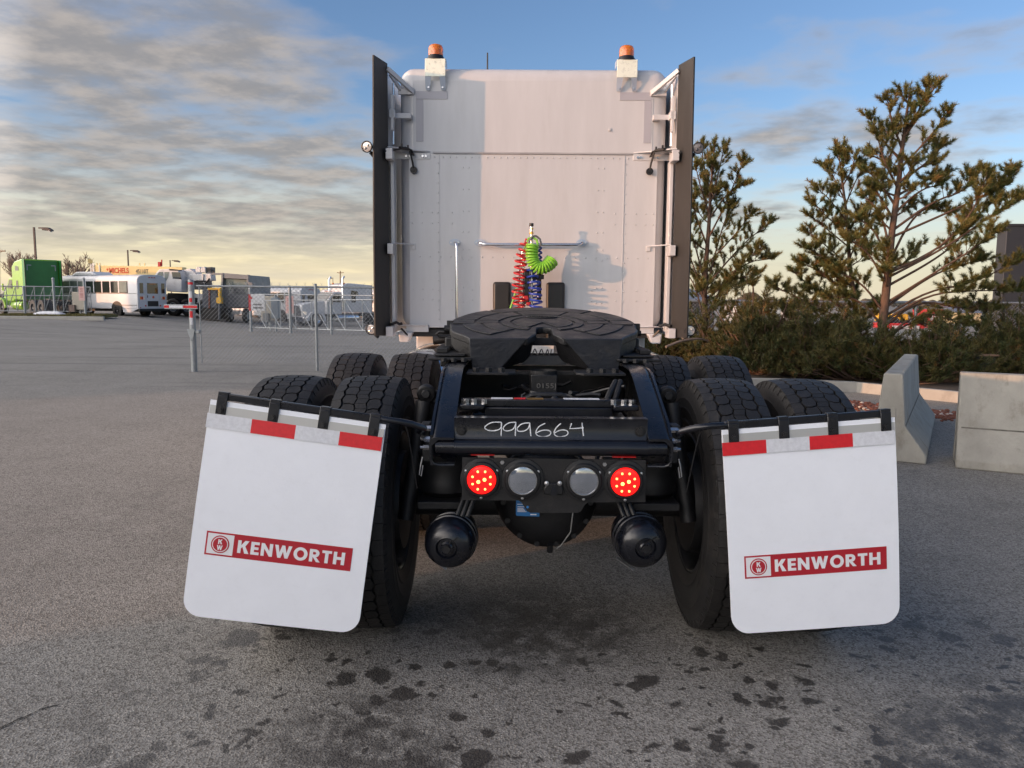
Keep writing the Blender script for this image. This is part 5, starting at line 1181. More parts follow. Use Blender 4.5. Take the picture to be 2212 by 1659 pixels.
# ---- chain link
def link_wires(m_, p0, p1, z0, z1, pitch, r):
    p0, p1 = Vector(p0), Vector(p1); a = p1 - p0; L_ = a.length; a.normalize(); H = z1 - z0
    nrm = a.cross(Vector((0, 0, 1)))
    def pt(s, z): q = p0 + a * s; return Vector((q.x, q.y, z0 + p0.z * 0 + z + (p0.lerp(p1, s / L_).z)))
    n = int((L_ + H) / pitch) + 1
    for sgn in (1, -1):
        for i in range(n):
            s0 = i * pitch - (H if sgn > 0 else 0); s1 = s0 + H
            za, zb = (0, H) if sgn > 0 else (H, 0)
            # clip to 0..L
            if s0 < 0: za = za + (zb - za) * (0 - s0) / H; s0 = 0
            if s1 > L_: zb = za + (zb - za) * (L_ - s0) / max(1e-6, s1 - s0); s1 = L_
            if s1 <= s0: continue
            A, B = pt(s0, za), pt(s1, zb); off = nrm * (r * sgn * .9); A += off; B += off
            d_ = (B - A).normalized(); e = d_.cross(nrm).normalized()
            o = [nrm * r, (e * .87 - nrm * .5) * r, (-e * .87 - nrm * .5) * r]
            m_.add([A + k for k in o] + [B + k for k in o], [(0, 1, 4, 3), (1, 2, 5, 4), (2, 0, 3, 5)])
# near fence panel
FY = 14.3
NF = thing('chain_link_fence', 'near chain link fence panel between the striped bollard and the truck', 'fence', on_ground(600, FY), world=True)
A = on_ground(431, FY); B = on_ground(1010, FY)
zt = at(620, 619, FY).z; zb = .14
m_ = MB(); link_wires(m_, (A.x, FY, 0), (B.x, FY, 0), zb, zt, .078, .0030); stuff(m_.build('wire_mesh', WIRE, NF, smooth=0))
MB().cyl((A.x - .05, FY, zt + .0), (B.x, FY, zt - .01), .018, n=12).build('top_rail', GALV, NF)
MB().cyl((A.x, FY, zb - .02), (A.x, FY, zt), .011, n=8).build('edge_pipe', GALV, NF)
for px, h in ((683, zt + .04), (935, zt + .04)):
    g = on_ground(px, FY); MB().cyl((g.x, FY - .03, 0), (g.x, FY - .03, h), .026, n=14).sphere((g.x, FY - .03, h), .030, 12, 6, (1, 1, .6)).build('post', GALV, NF)
m_ = MB(); x = A.x + .1
while x < B.x:
    for k in (-1, 1): m_.cyl((x - .012 * k, FY, zt + .02), (x + .022 * k, FY, zt + .075), .0025, n=3)
    x += .155
stuff(m_.build('wire_barbs', WIRE, NF, smooth=0))
# bollard
g = Vector((-5.967, 13.93, 0)); r_ = .054
cb = crop(700, 950, 800, 2212)
def bz(y): return at(*cb(185, y), 13.93).z
BO = thing('bollard', 'galvanised steel bollard with red and white reflective bands', 'bollard', g, world=True)
ht = bz(430)
pipe = MB().cyl(g, (g.x, g.y, ht), r_, n=28).sphere((g.x, g.y, ht), r_, 24, 8, (1, 1, .45)).build('pipe', GALV, BO)
for y0, y1, mt in ((447, 472, REDP), (545, 618, TAPEW), (618, 662, REDP), (760, 832, REDP), (832, 908, TAPEW)):
    m_ = MB(); vs = []
    a0, a1 = (-2.5, -.6) if y0 < 500 else (-2.05, -1.05)
    for i in range(9):
        a = a0 + (a1 - a0) * i / 8
        for z in (bz(y1), bz(y0)): vs.append((g.x + (r_ + .002) * math.cos(a), g.y + (r_ + .002) * math.sin(a), z))
    m_.add(vs, [(2 * i, 2 * i + 2, 2 * i + 3, 2 * i + 1) for i in range(8)]).build('reflective_band', TAPER if mt is REDP else WHITE2, BO)
z0, z1 = bz(738), bz(688)
MB().bm(g.x - .47, g.x + .13, g.y - .085, g.y - .058, z0, z1).build('cross_bar', GALV, BO, bevel=.004)
for x0, x1, mt in ((-.465, -.38, TAPER), (-.375, -.13, TAPEW), (-.12, .125, TAPER)): MB().bm(g.x + x0, g.x + x1, g.y - .089, g.y - .0855, z0 + .02, z1 - .02).build('bar_tape', mt, BO)
z0, z1 = bz(1050), bz(955)
MB().prism([(g.x - .085, g.y - .055, z1), (g.x + .06, g.y - .055, z1), (g.x + .025, g.y - .055, bz(1060)), (g.x - .015, g.y - .055, bz(1085))], (0, -.015, 0)).build('gusset', GALV, BO)
MB().box((g.x + .09, g.y - .02, (z0 + z1) / 2 + .03), (.10, .06, .06)).build('hinge_box', GALV, BO, bevel=.01)
# ---- tubular gates
def frame_gate(nm, label, pa, pb, za, zt_, mid, nbay, cat='gate', pitch=.16, diag=1, wires=True):
    """pa,pb ground points; tubular frame between, with uprights and diagonals"""
    t = thing(nm, label, cat, pa, world=True); pa, pb = Vector(pa), Vector(pb)
    def q(s, z): v = pa.lerp(pb, s); return Vector((v.x, v.y, v.z + z))
    for z in (za, zt_) + ((mid,) if mid else ()): MB().cyl(q(0, z), q(1, z), .03, n=8).build('rail', GALV, t)
    for i in range(nbay + 1): MB().cyl(q(i / nbay, za), q(i / nbay, zt_), .024, n=8).build('upright', GALV, t)
    for i in range(nbay):
        a, b = (i / nbay, (i + 1) / nbay)
        if diag > 0: MB().cyl(q(a, za), q(b, zt_), .02, n=6).build('diagonal', GALV, t)
        else: MB().cyl(q(a, zt_), q(b, za), .02, n=6).build('diagonal', GALV, t)
    if wires:
        m_ = MB(); link_wires(m_, pa, pb, za, zt_, pitch, .0045); stuff(m_.build('wire_mesh', WIRE, t, smooth=0))
    return t, q
def tall_post(t, g, h, r=.055): return MB().cyl(g, g + Vector((0, 0, h)), r, n=12).sphere(g + Vector((0, 0, h)), r * 1.15, 10, 6).build('post', GALV, t)
cg = crop(0, 1000, 420, 2212)
A = gnd(*cg(-250, 1185)); B = gnd(*cg(1890, 1255)); A.z = zg(A.x, A.y); B.z = zg(B.x, B.y)
YL = 47.5
A = on_ground(cg(-250, 0)[0], YL); B = on_ground(cg(1890, 0)[0], YL + .6)
zl = at(*cg(0, 1180), YL).z; zh = at(*cg(0, 665), YL).z
t, q = frame_gate('sliding_gate', 'long grey tubular sliding gate in front of the green tractor', A, B, zl, zh, (zl + zh) / 2 + .2, 11, diag=1, pitch=.13)
for x in (505, 1125, 1760):
    g = on_ground(cg(x, 0)[0], YL - .1); tall_post(t, g, (at(*cg(x, 690 if x == 505 else 515), YL).z - g.z), .07)
def flat_sign(nm, label, c, w, h, mtl, cat='sign'):
    o = MB().box(c, (w, .02, h)).build(nm, mtl); tag(o, label, cat); return o
c = at(*cg(1693, 820), YL - .35); w = .36
SGN = thing('notice_sign', 'faded pink notice on the left gate post', 'sign', c - Vector((0, 0, .4)), world=True)
MB().box(c, (.36, .02, .86)).build('board', SIGNP, SGN)
for z in (.30, .22, .14, .02, -.06, -.14, -.22): MB().box(c + Vector((0, -.012, z)), (.24 - abs(z) * .2, .004, .03)).build('print_line', mat('pink_print', (.40, .12, .11), .6), SGN)
ub = on_ground(cg(1655, 0)[0], YL + .5)
UB = thing('control_cabinet', 'beige gate control cabinet behind the pink notice', 'cabinet', ub, world=True)
MB().box(ub + Vector((0, 0, 1.0)), (.75, .4, 1.1)).build('cabinet', BEIGE, UB, bevel=.03); MB().bm(ub.x - .05, ub.x + .05, ub.y - .05, ub.y + .05, ub.z, ub.z + .5).build('pedestal', GALV, UB)
MB().box(ub + Vector((-.35, -.28, .55)), (.36, .12, .42)).build('meter_box', mat('brown_meter', (.16, .11, .09), .5), UB)
# kerb and verge at the left
K0 = gnd(*cg(-300, 1340)); K1 = gnd(*cg(2130, 1375))
yk0, yk1 = 43.6, 43.9
xk0 = on_ground(-80, yk0).x; xk1 = on_ground(cg(2130, 0)[0], yk1).x
structure(MB().prism([(xk0, yk0, -.1), (xk1, yk1, -.1), (xk1, yk1 + .16, -.1), (xk0, yk0 + .16, -.1)], (0, 0, .25)).build('kerb', KERB, bevel=.02))
structure(MB().prism([(xk0, yk0 + .15, .0), (xk1 - 1.0, yk1 + .15, .0), (xk1 - 1.6, 46.8, .0), (xk1 - 1.6, 48.6, .0), (xk0 - 6, 48.6, .0)], (0, 0, .135)).build('verge', GRASS))
m_ = MB(); gx0, gx1 = xk0, xk1 - 1.6
for i in range(5200):
    x, y = random.uniform(gx0, gx1), random.uniform(43.9, 48.3); h = random.uniform(.05, .16); a = random.uniform(0, 6.28); w = .02
    m_.add([(x - w * math.cos(a), y - w * math.sin(a), .13), (x + w * math.cos(a), y + w * math.sin(a), .13), (x + random.uniform(-.05, .05), y + random.uniform(-.05, .05), .13 + h)], [(0, 1, 2)])
go = stuff(m_.build('verge_grass', GRASS, smooth=0)); go['label'] = 'short dry grass on the verge by the left gate'; go['category'] = 'grass'
s0 = on_ground(cg(690, 0)[0], 46.2); s1 = on_ground(cg(1290, 0)[0], 46.2)
m_ = MB(); n = 22
for i in range(n + 1):
    s = i / n; x = s0.x + (s1.x - s0.x) * s; h = .08 + .22 * math.sin(math.pi * s) ** .6 * (.5 + .5 * (1 if s < .7 else 1.6)) * .7 + random.uniform(0, .04)
    m_.v += [(x, 45.9, .13), (x, 46.1, .13 + h), (x, 46.5, .13 + h * .8), (x, 46.8, .13)]
m_.f = [(4 * i + j, 4 * i + 4 + j, 4 * i + 5 + j, 4 * i + 1 + j) for i in range(n) for j in range(3)]
tag(m_.build('plastic_sheet', SNOW), 'crumpled white sheet lying on the grass in front of the left gate', 'sheet')
# sliding gate in the middle
YG = 40.0
def gp(x, y, Y): return at(*cb(x, y), Y)
GA = on_ground(cb(800, 0)[0], 40.2); GB = on_ground(cb(2420, 0)[0], 34.0)
t, q = frame_gate('sliding_gate', 'grey tubular sliding gate in front of the white tractor', GA, GB, .22, 1.62, None, 9, diag=-1, pitch=.13)
for s, h in ((0.0, 2.22), (.30, 2.28)):
    tall_post(t, q(s, 0) + Vector((0, -.15, 0)), h, .07)
MB().cyl(q(0, 1.95), q(1, 1.78), .025, n=8).build('guide_rail', GALV, t)
MB().cyl(q(.58, 0) + Vector((0, -.12, 0)), q(.58, 1.66) + Vector((0, -.12, 0)), .05, n=10).build('post', GALV, t)
c = gp(860, 667, 39.6)
SG2 = thing('company_sign', 'white sign with red left edge on the middle gate', 'sign', c - Vector((0, 0, .4)), world=True)
MB().box(c, (.82, .02, .84)).build('board', WHITE2, SG2); MB().box(c + Vector((-.36, -.013, 0)), (.12, .006, .84)).build('red_edge', REDP, SG2); MB().box(c + Vector((-.30, -.017, .23)), (.16, .004, .12)).build('red_mark', REDP, SG2)
for z, w in ((-.10, .46), (-.27, .52)):
    for k in range(7): MB().box(c + Vector((-.20 + k * w / 7 + .04, -.013, z)), (w / 10, .006, .07 + .02 * (k % 3))).build('print_mark', SIGNT, SG2)
c = gp(1218, 690, 38.2)
SG3 = thing('notice_sign', 'faded pink notice on the middle gate', 'sign', c - Vector((0, 0, .4)), world=True)
MB().box(c, (.40, .02, .86)).build('board', SIGNP, SG3)
for z in (.30, .20, .08, -.04, -.16, -.26): MB().box(c + Vector((0, -.012, z)), (.26, .004, .03)).build('print_line', mat('pink_print', (.40, .12, .11), .6), SG3)
ub = on_ground(cb(995, 0)[0], 41.6)
UB = thing('control_cabinet', 'beige control cabinet beyond the middle gate', 'cabinet', ub, world=True)
MB().box(ub + Vector((0, 0, 1.25)), (.8, .4, 1.3)).build('cabinet', BEIGE, UB, bevel=.03); MB().box(ub + Vector((-.1, -.28, .75)), (.3, .16, .45)).build('meter_box', MIDGREY, UB); MB().bm(ub.x - .06, ub.x + .06, ub.y - .06, ub.y + .06, ub.z, ub.z + .7).build('pedestal', GALV, UB)
ub = on_ground(cb(1062, 0)[0], 41.2)
UB = thing('gate_motor_post', 'blue-grey gate motor post beside the beige cabinet', 'post', ub, world=True)
MB().box(ub + Vector((0, 0, 1.25)), (.40, .3, 1.1)).build('motor_box', mat('blue_grey_box', (.22, .26, .29), .5), UB, bevel=.03); MB().cyl(ub, ub + Vector((0, 0, 2.0)), .05, n=10).build('post', GALV, UB)

# ================================================================ RIGHT SIDE
# ---- jersey barriers
def barrier(label, pa, pb, H, side_slots=True):
    pa, pb = Vector(pa), Vector(pb); a = (pb - pa).normalized(); n = Vector((a.y, -a.x, 0))
    sec = [(-.29, 0), (-.29, .075 * H / .8), (-.115, .33 * H / .8), (-.075, H - .012), (-.065, H), (.065, H), (.075, H - .012), (.115, .33 * H / .8), (.29, .075 * H / .8), (.29, 0)]
    t = thing('concrete_barrier', label, 'barrier', (pa + pb) / 2, world=True, group='concrete road barriers')
    b = MB().prism([pa + n * x + Vector((0, 0, z)) for x, z in sec], pb - pa).build('barrier_body', CONC, t, bevel=.012)
    for sg in (-1, 1): MB().prism([pa + n * (sg * .1155) + a * .03 + Vector((0, 0, .322 * H / .8)), pb + n * (sg * .1155) - a * .03 + Vector((0, 0, .322 * H / .8)), pb + n * (sg * .1165) - a * .03 + Vector((0, 0, .336 * H / .8)), pa + n * (sg * .1165) + a * .03 + Vector((0, 0, .336 * H / .8))], n * (sg * .004)).build('form_joint', JOINT, t)
    q = MB(); mid = pa - a * .001
    q.prism([mid + n * (-.035) + Vector((0, 0, .02)), mid + n * .035 + Vector((0, 0, .02)), mid + n * .035 + Vector((0, 0, H * .62)), mid + n * -.035 + Vector((0, 0, H * .62))], a * .006 - a * .012).build('end_key', CONC, t, bevel=.008)
    return t
nb = at(1930, 807, 6.55); fb = at(1964, 763.5, 8.95)
barrier('concrete barrier seen end-on beside the right mud flap', (nb.x, 6.55, 0), (fb.x + .02, 8.95, 0), .76)
a = gnd(2058, 1012); b = gnd(2211, 1027); d_ = (b - a).normalized(); n_ = Vector((-d_.y, d_.x, 0)); a = a + n_ * .29 + d_ * .02
barrier('concrete barrier seen side-on at the right edge', (a.x, a.y, 0), (a.x + d_.x * 2.6, a.y + d_.y * 2.6, 0), .78)
# ---- planting bed with kerb
kb = [gnd(1560, 838), gnd(1720, 842), gnd(1850, 848), gnd(2060, 870), gnd(2260, 892)]
kb = [Vector((p.x, p.y, 0)) for p in kb]
bed = kb + [Vector((20, 10.5, 0)), Vector((30, 19, 0)), Vector((1.5, 19, 0)), Vector((1.5, 13.5, 0))]
structure(MB().prism([p + Vector((0, .1, 0)) for p in bed], (0, 0, .10)).build('planting_bed', SOIL))
m_ = MB()
ext = [kb[0] + (kb[0] - kb[1])] + kb + [Vector((20, 8.5, 0))]
for p, q_ in zip(ext, ext[1:]):
    w = Vector((0, .17, 0)); m_.prism([p, q_, q_ + w, p + w], (0, 0, .15))
structure(m_.build('kerb', KERB))
m_ = MB(); mw = MB()
for i in range(900):
    s = random.random(); p = gnd(1830, 878).lerp(gnd(2075, 905), s); y = p.y + random.gauss(0, .22) + .15; x = p.x + random.gauss(0, .12); r = random.uniform(.012, .035)
    (mw if random.random() < .1 else m_).sphere((x, y, r * .4), r, 5, 4, (1, 1, .7))
so_ = stuff(m_.build('red_rock', ROCK, smooth=0)); so_['label'] = 'red lava rock spilled on the asphalt by the kerb'; so_['category'] = 'gravel'
so_ = stuff(mw.build('pale_rock', ROCKW, smooth=0)); so_['label'] = 'pale pebbles among the red lava rock'; so_['category'] = 'gravel'
# ---- fence behind the pines
RFY = 18.0
RF = thing('chain_link_fence', 'chain link fence behind the pine trees on the right', 'fence', (10, RFY, 0), world=True)
x0, x1 = 3.2, 20.0; zt0 = at(1500, 651, RFY).z; zt1 = at(2150, 653, RFY).z
m_ = MB(); link_wires(m_, (x0, RFY, 0), (x1, RFY, 0), .05, zt0, .085, .0024); stuff(m_.build('wire_mesh', WIRE, RF, smooth=0))
MB().cyl((x0, RFY, zt0), (x1, RFY, zt1), .028, n=10).build('top_rail', GALV, RF)
for x in np.arange(x0 + .2, x1, 2.9): MB().cyl((x, RFY + .04, 0), (x, RFY + .04, zt0 + .04), .036, n=10).build('post', GALV, RF)

# ---- pines
def tufts(points, dirs, lens, n_needles, nl, w):
    """needle brushes: arrays of triangles around each shoot"""
    P_ = np.repeat(np.array(points), n_needles, 0); D = np.repeat(np.array(dirs), n_needles, 0); Ln = np.repeat(np.array(lens), n_needles)
    k = len(P_); t = rng.random(k); base = P_ + D * (t * Ln)[:, None]
    rnd = rng.normal(size=(k, 3)); rnd -= (rnd * D).sum(1)[:, None] * D; rnd /= np.linalg.norm(rnd, axis=1)[:, None] + 1e-9
    ang = rng.uniform(.45, 1.15, k)[:, None]; nd = D * np.cos(ang) + rnd * np.sin(ang); nd[:, 2] += .12; nd /= np.linalg.norm(nd, axis=1)[:, None]
    ln = nl * rng.uniform(.65, 1.15, k)[:, None]; sd_ = np.cross(nd, rng.normal(size=(k, 3))); sd_ /= np.linalg.norm(sd_, axis=1)[:, None] + 1e-9
    v = np.stack([base - sd_ * w, base + sd_ * w, base + nd * ln], 1).reshape(-1, 3)
    tint = np.repeat(rng.beta(2, 2.4, len(points)), n_needles); tint = np.clip(tint + rng.normal(0, .10, k), 0, .9)
    dead = np.repeat(rng.random(len(points)) < .025, n_needles); tint[dead] = rng.uniform(.94, 1.0, dead.sum())
    return v, np.repeat(tint, 3)
def needle_obj(name, vt, mtl, parent):
    v = np.concatenate([a for a, _ in vt]); tt = np.concatenate([b for _, b in vt]); n = len(v)
    me = bpy.data.meshes.new(name); me.vertices.add(n); me.vertices.foreach_set('co', v.astype(np.float32).ravel()); me.loops.add(n); me.loops.foreach_set('vertex_index', np.arange(n, dtype=np.int32))
    me.polygons.add(n // 3); me.polygons.foreach_set('loop_start', np.arange(0, n, 3, dtype=np.int32)); me.polygons.foreach_set('loop_total', np.full(n // 3, 3, dtype=np.int32))
    me.update(calc_edges=True); a = me.attributes.new('tint', 'FLOAT', 'POINT'); a.data.foreach_set('value', tt.astype(np.float32)); me.materials.append(mtl)
    return link(name, me, parent)
def interp(pts, t):
    n = len(pts) - 1; x = min(max(t, 0), .9999) * n; i = int(x); return pts[i].lerp(pts[i + 1], x - i)
c8 = crop(2650, 250, 1382, 1994)
def pine(name, label, trunk, Y, r0, branches, extra, nl=.080, group='pine trees', needles=74, tw_len=.205, dens=1.2):
    tp = [at(*c8(x, y), Y) for x, y in trunk]; base = tp[0].copy(); g0 = Vector((base.x, base.y, .08)); tp = [g0] + tp
    t = thing(name, label, 'tree', g0, world=True, group=group)
    k = len(tp); MB().tube(tp, [r0 * (1 - .86 * i / (k - 1)) for i in range(k)], 10).build('trunk', BARK, t)
    wood = MB(); twigs = MB(); sp_, sd_, sl_ = [], [], []
    def shoot(p, d, l): sp_.append(tuple(p)); sd_.append(tuple(d)); sl_.append(l)
    def dress(pts, bare):
        L_ = sum((b - a).length for a, b in zip(pts, pts[1:])); n = max(4, int(L_ / .062 * dens))
        for i in range(n):
            s = bare + (1 - bare) * (i + random.random()) / n; p = interp(pts, s); q = interp(pts, min(1, s + .06)); d = (q - p).normalized() if (q - p).length > 1e-5 else Vector((0, 0, 1))
            a = random.uniform(0, 6.28); d2 = (d * random.uniform(.3, .9) + Vector((math.cos(a), math.sin(a), random.uniform(-.1, .9))) * .8).normalized(); l = tw_len * random.uniform(.35, 1.1) * (1.15 - .45 * s)
            e = p + d2 * l; e2 = e + (d2 + Vector((0, 0, .5))).normalized() * l * .45; twigs.tube([p, e, e2], [.007, .005, .003], 3, cap=False)
            shoot(e - d2 * l * .30, d2, l * .35); shoot(e, (e2 - e).normalized(), max(.08, (e2 - e).length))
            if random.random() < .55:
                d3 = (d2 + Vector((random.uniform(-.8, .8), random.uniform(-.8, .8), random.uniform(0, .7)))).normalized(); twigs.tube([e, e + d3 * .10], [.005, .003], 3, cap=False); shoot(e + d3 * .03, d3, .12)
        p, q = interp(pts, .92), pts[-1]; d = (q - p).normalized(); shoot(p, d, (q - p).length + .05); shoot(q, (d + Vector((0, 0, .6))).normalized(), .14)
    for tt, path, bare in branches:
        o = interp(tp, tt); dy = random.uniform(-.45, .45); pts = [o]
        for i, (x, y) in enumerate(path): pts.append(at(*c8(x, y), Y + dy * (i + 1) / len(path)))
        fine = smooth_pts(pts, 2) if len(pts) > 2 else pts
        wood.tube(fine, [max(.008, r0 * .27 * (1 - .8 * i / (len(fine) - 1))) for i in range(len(fine))], 6); dress(fine, bare)
    for i in range(extra[0]):
        tt = random.uniform(extra[1], extra[2]); o = interp(tp, tt); a = random.uniform(0, 6.28); l = extra[3] * (1.15 - tt) * random.uniform(.55, 1.1); up_ = random.uniform(.1, .7)
        d = Vector((math.cos(a) * .55, math.sin(a), up_)).normalized(); pts = [o, o + d * l * .5, o + d * l + Vector((0, 0, .18 * l))]
        wood.tube(pts, [r0 * .22, r0 * .14, .006], 5); dress(pts, .25)
    dress([interp(tp, s) for s in np.linspace(.72, 1, 6)], .1)
    wood.build('limbs', BARK, t); stuff(twigs.build('twigs', BARK, t, smooth=0))
    stuff(needle_obj('crown', [tufts(sp_, sd_, sl_, needles, nl, .0037)], NEEDLE, t)); return t
pine('pine_tree', 'slim young pine tree beside the truck cab', [(165, 1610), (180, 1480), (180, 1250), (205, 900), (215, 700), (236, 470)], 15.5, .085,
     [(.62, [(300, 800), (395, 560)], .35), (.68, [(320, 720), (400, 690)], .4), (.55, [(330, 1000), (440, 860)], .3), (.48, [(380, 1040), (545, 905)], .3), (.42, [(400, 1130), (555, 1110)], .3), (.36, [(300, 1240), (470, 1200)], .4), (.36, [(330, 1180), (500, 1060)], .3),
      (.75, [(260, 620), (285, 490)], .2), (.7, [(150, 680), (130, 590)], .3), (.6, [(120, 840), (110, 760)], .3), (.5, [(120, 1010), (80, 900)], .2), (.42, [(110, 1120), (60, 1040)], .2), (.34, [(120, 1240), (60, 1180)], .3), (.8, [(170, 560), (165, 480)], .2), (.32, [(260, 1290), (430, 1250)], .5), (.45, [(270, 960), (330, 800)], .3), (.20, [(300, 1400), (480, 1440)], .35), (.16, [(330, 1480), (430, 1530)], .3), (.17, [(90, 1450), (-40, 1480)], .35)],
     (16, .3, .9, .85))
pine('pine_tree', 'tallest spreading pine tree at the right', [(1170, 1640), (1190, 1490), (1222, 1180), (1245, 950), (1280, 700), (1300, 500), (1325, 300), (1346, 160)], 13.2, .095,
     [(.80, [(1400, 300), (1480, 140)], .25), (.82, [(1420, 240), (1440, 130)], .3), (.76, [(1240, 330), (1220, 210)], .25), (.72, [(1180, 430), (1125, 320)], .25), (.66, [(1180, 540), (1112, 520)], .3), (.62, [(1200, 560), (1160, 410)], .2), (.69, [(1430, 450), (1560, 290)], .4), (.64, [(1450, 560), (1530, 470)], .45), (.60, [(1440, 660), (1530, 640)], .45), (.62, [(1400, 580), (1500, 560)], .4), (.57, [(1180, 680), (1115, 620)], .3), (.53, [(1180, 760), (1130, 700)], .3), (.55, [(1400, 720), (1500, 690)], .5),
      (.50, [(1480, 780), (1650, 730), (1700, 640)], .45), (.48, [(1600, 830), (1790, 740), (1850, 700)], .5),
      (.37, [(1480, 1080), (1700, 860), (1790, 620)], .45), (.37, [(1500, 1060), (1760, 850), (1925, 615)], .5), (.36, [(1560, 1040), (1850, 830), (1985, 770)], .5), (.34, [(1480, 1120), (1620, 1010), (1690, 900)], .45),
      (.30, [(1500, 1180), (1700, 1060), (1830, 950)], .5), (.27, [(1450, 1290), (1700, 1250), (1960, 1120)], .45), (.26, [(1450, 1310), (1700, 1290), (1960, 1290)], .45), (.29, [(1440, 1220), (1600, 1150), (1760, 1120)], .45), (.24, [(1400, 1340), (1620, 1390), (1800, 1400)], .5),
      (.40, [(1340, 900), (1460, 800), (1560, 850)], .4), (.44, [(1180, 840), (1090, 760)], .35), (.40, [(1140, 930), (1040, 880)], .35), (.34, [(1120, 1080), (1000, 1000)], .4), (.28, [(1080, 1250), (930, 1180)], .4), (.25, [(1050, 1330), (900, 1330)], .45), (.15, [(1350, 1450), (1560, 1520)], .35), (.12, [(1020, 1480), (860, 1520)], .35), (.17, [(1400, 1400), (1650, 1480)], .4)],
     (15, .28, .95, 1.0), needles=74)
pine('pine_tree', 'lower twin pine tree just left of the tallest pine', [(1060, 1600), (1040, 1400), (1005, 1150), (985, 850), (955, 620), (941, 505)], 14.0, .06,
     [(.78, [(1010, 620), (1035, 535)], .2), (.70, [(1040, 660), (1080, 590)], .2), (.72, [(900, 620), (880, 580)], .2), (.64, [(880, 760), (830, 720)], .2), (.60, [(860, 860), (800, 790)], .2), (.56, [(850, 920), (795, 880)], .2), (.50, [(840, 1010), (770, 960)], .2), (.44, [(850, 1090), (760, 1050)], .2), (.38, [(830, 1180), (730, 1130)], .25), (.30, [(800, 1280), (690, 1190)], .3), (.25, [(760, 1350), (560, 1260)], .4), (.60, [(1060, 850), (1130, 740)], .2), (.52, [(1060, 960), (1110, 870)], .3), (.42, [(900, 1180), (830, 1040)], .3), (.36, [(900, 1240), (800, 1150)], .3), (.28, [(880, 1330), (760, 1290)], .3), (.16, [(860, 1440), (640, 1400)], .35), (.13, [(900, 1500), (700, 1520)], .3), (.2, [(840, 1390), (560, 1380)], .4)],
     (16, .25, .95, .8), needles=74)
def low_pine(label, px, Y, w, h, n, seed):
    random.seed(seed); g = on_ground(px, Y); g.z = .09; t = thing('low_pine', label, 'shrub', g, world=True, group='low pines under the tall ones')
    wood = MB(); twigs = MB(); sp_, sd_, sl_ = [], [], []
    for i in range(int(n)):
        a = random.uniform(0, 6.28); el = random.uniform(.05, 1.35); rr = random.uniform(.45, 1.0) * (.92 + .36 * math.sin(3 * a + seed) + .26 * math.sin(5 * a + 2 * seed))
        d = Vector((math.cos(a) * math.cos(el) * w, math.sin(a) * math.cos(el) * w * .7, math.sin(el) * h)); e = g + d * rr
        if i % 7 == 0:
            mid = g + d * rr * .5 + Vector((random.uniform(-.1, .1), random.uniform(-.1, .1), -.06)); wood.tube([g + Vector((random.uniform(-.2, .2), 0, 0)), mid, e], [.03, .02, .007], 5)
        dn = (d.normalized() * .6 + Vector((random.uniform(-.6, .6), random.uniform(-.6, .6), random.uniform(.1, .9)))).normalized(); l = random.uniform(.10, .22) * (1.7 if random.random() < .12 else 1)
        twigs.tube([e - d * .12, e, e + dn * l], [.006, .005, .003], 3, cap=False); sp_.append(tuple(e)); sd_.append(tuple(dn)); sl_.append(l)
        for _ in range(2):
            d3 = (dn + Vector((random.uniform(-.9, .9), random.uniform(-.9, .9), random.uniform(-.1, .6)))).normalized(); sp_.append(tuple(e + d3 * .03)); sd_.append(tuple(d3)); sl_.append(l * .8)
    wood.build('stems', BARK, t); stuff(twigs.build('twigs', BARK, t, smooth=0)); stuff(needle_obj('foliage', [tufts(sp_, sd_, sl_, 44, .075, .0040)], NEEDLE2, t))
for i, (px, Y, w, h, n, lab) in enumerate(((1440, 15.0, 1.0, .75, 380, 'low bushy pine behind the inner right wheels'), (1570, 14.2, 1.0, .85, 460, 'low bushy pine under the slim young pine'), (1650, 13.2, .9, 1.2, 520, 'low bushy pine in the gap between the pines'), (1750, 12.8, 1.0, .95, 540, 'low bushy pine left of the twin pine trunk'),
        (1870, 12.4, 1.1, .75, 520, 'low bushy pine at the foot of the tallest pine'), (2010, 12.2, 1.0, .72, 460, 'low bushy pine behind the gap between the barriers'), (2110, 12.9, .9, .75, 380, 'low bushy pine above the right barrier'), (2215, 13.2, 1.1, 1.15, 520, 'low bushy pine at the right edge'), (1710, 15.8, 1.3, .9, 420, 'low bushy pine against the fence'))):
    low_pine(lab, px, Y, w, h, n, 100 + i)
random.seed(42)
# fallen dead branches
for i, (pts, lab) in enumerate((((( -40, 1610), (60, 1570), (190, 1560), (240, 1640)), 'dead grey branch below the slim young pine'), (((930, 1520), (1100, 1540), (1260, 1530)), 'dead branch under the twin pine'))):
    P_ = [at(*c8(x, y), 13.4 + .2 * k) for k, (x, y) in enumerate(pts)]; o = MB().tube(smooth_pts(P_), .022, 6).build('dead_branch', BARKG); tag(o, lab, 'branch')
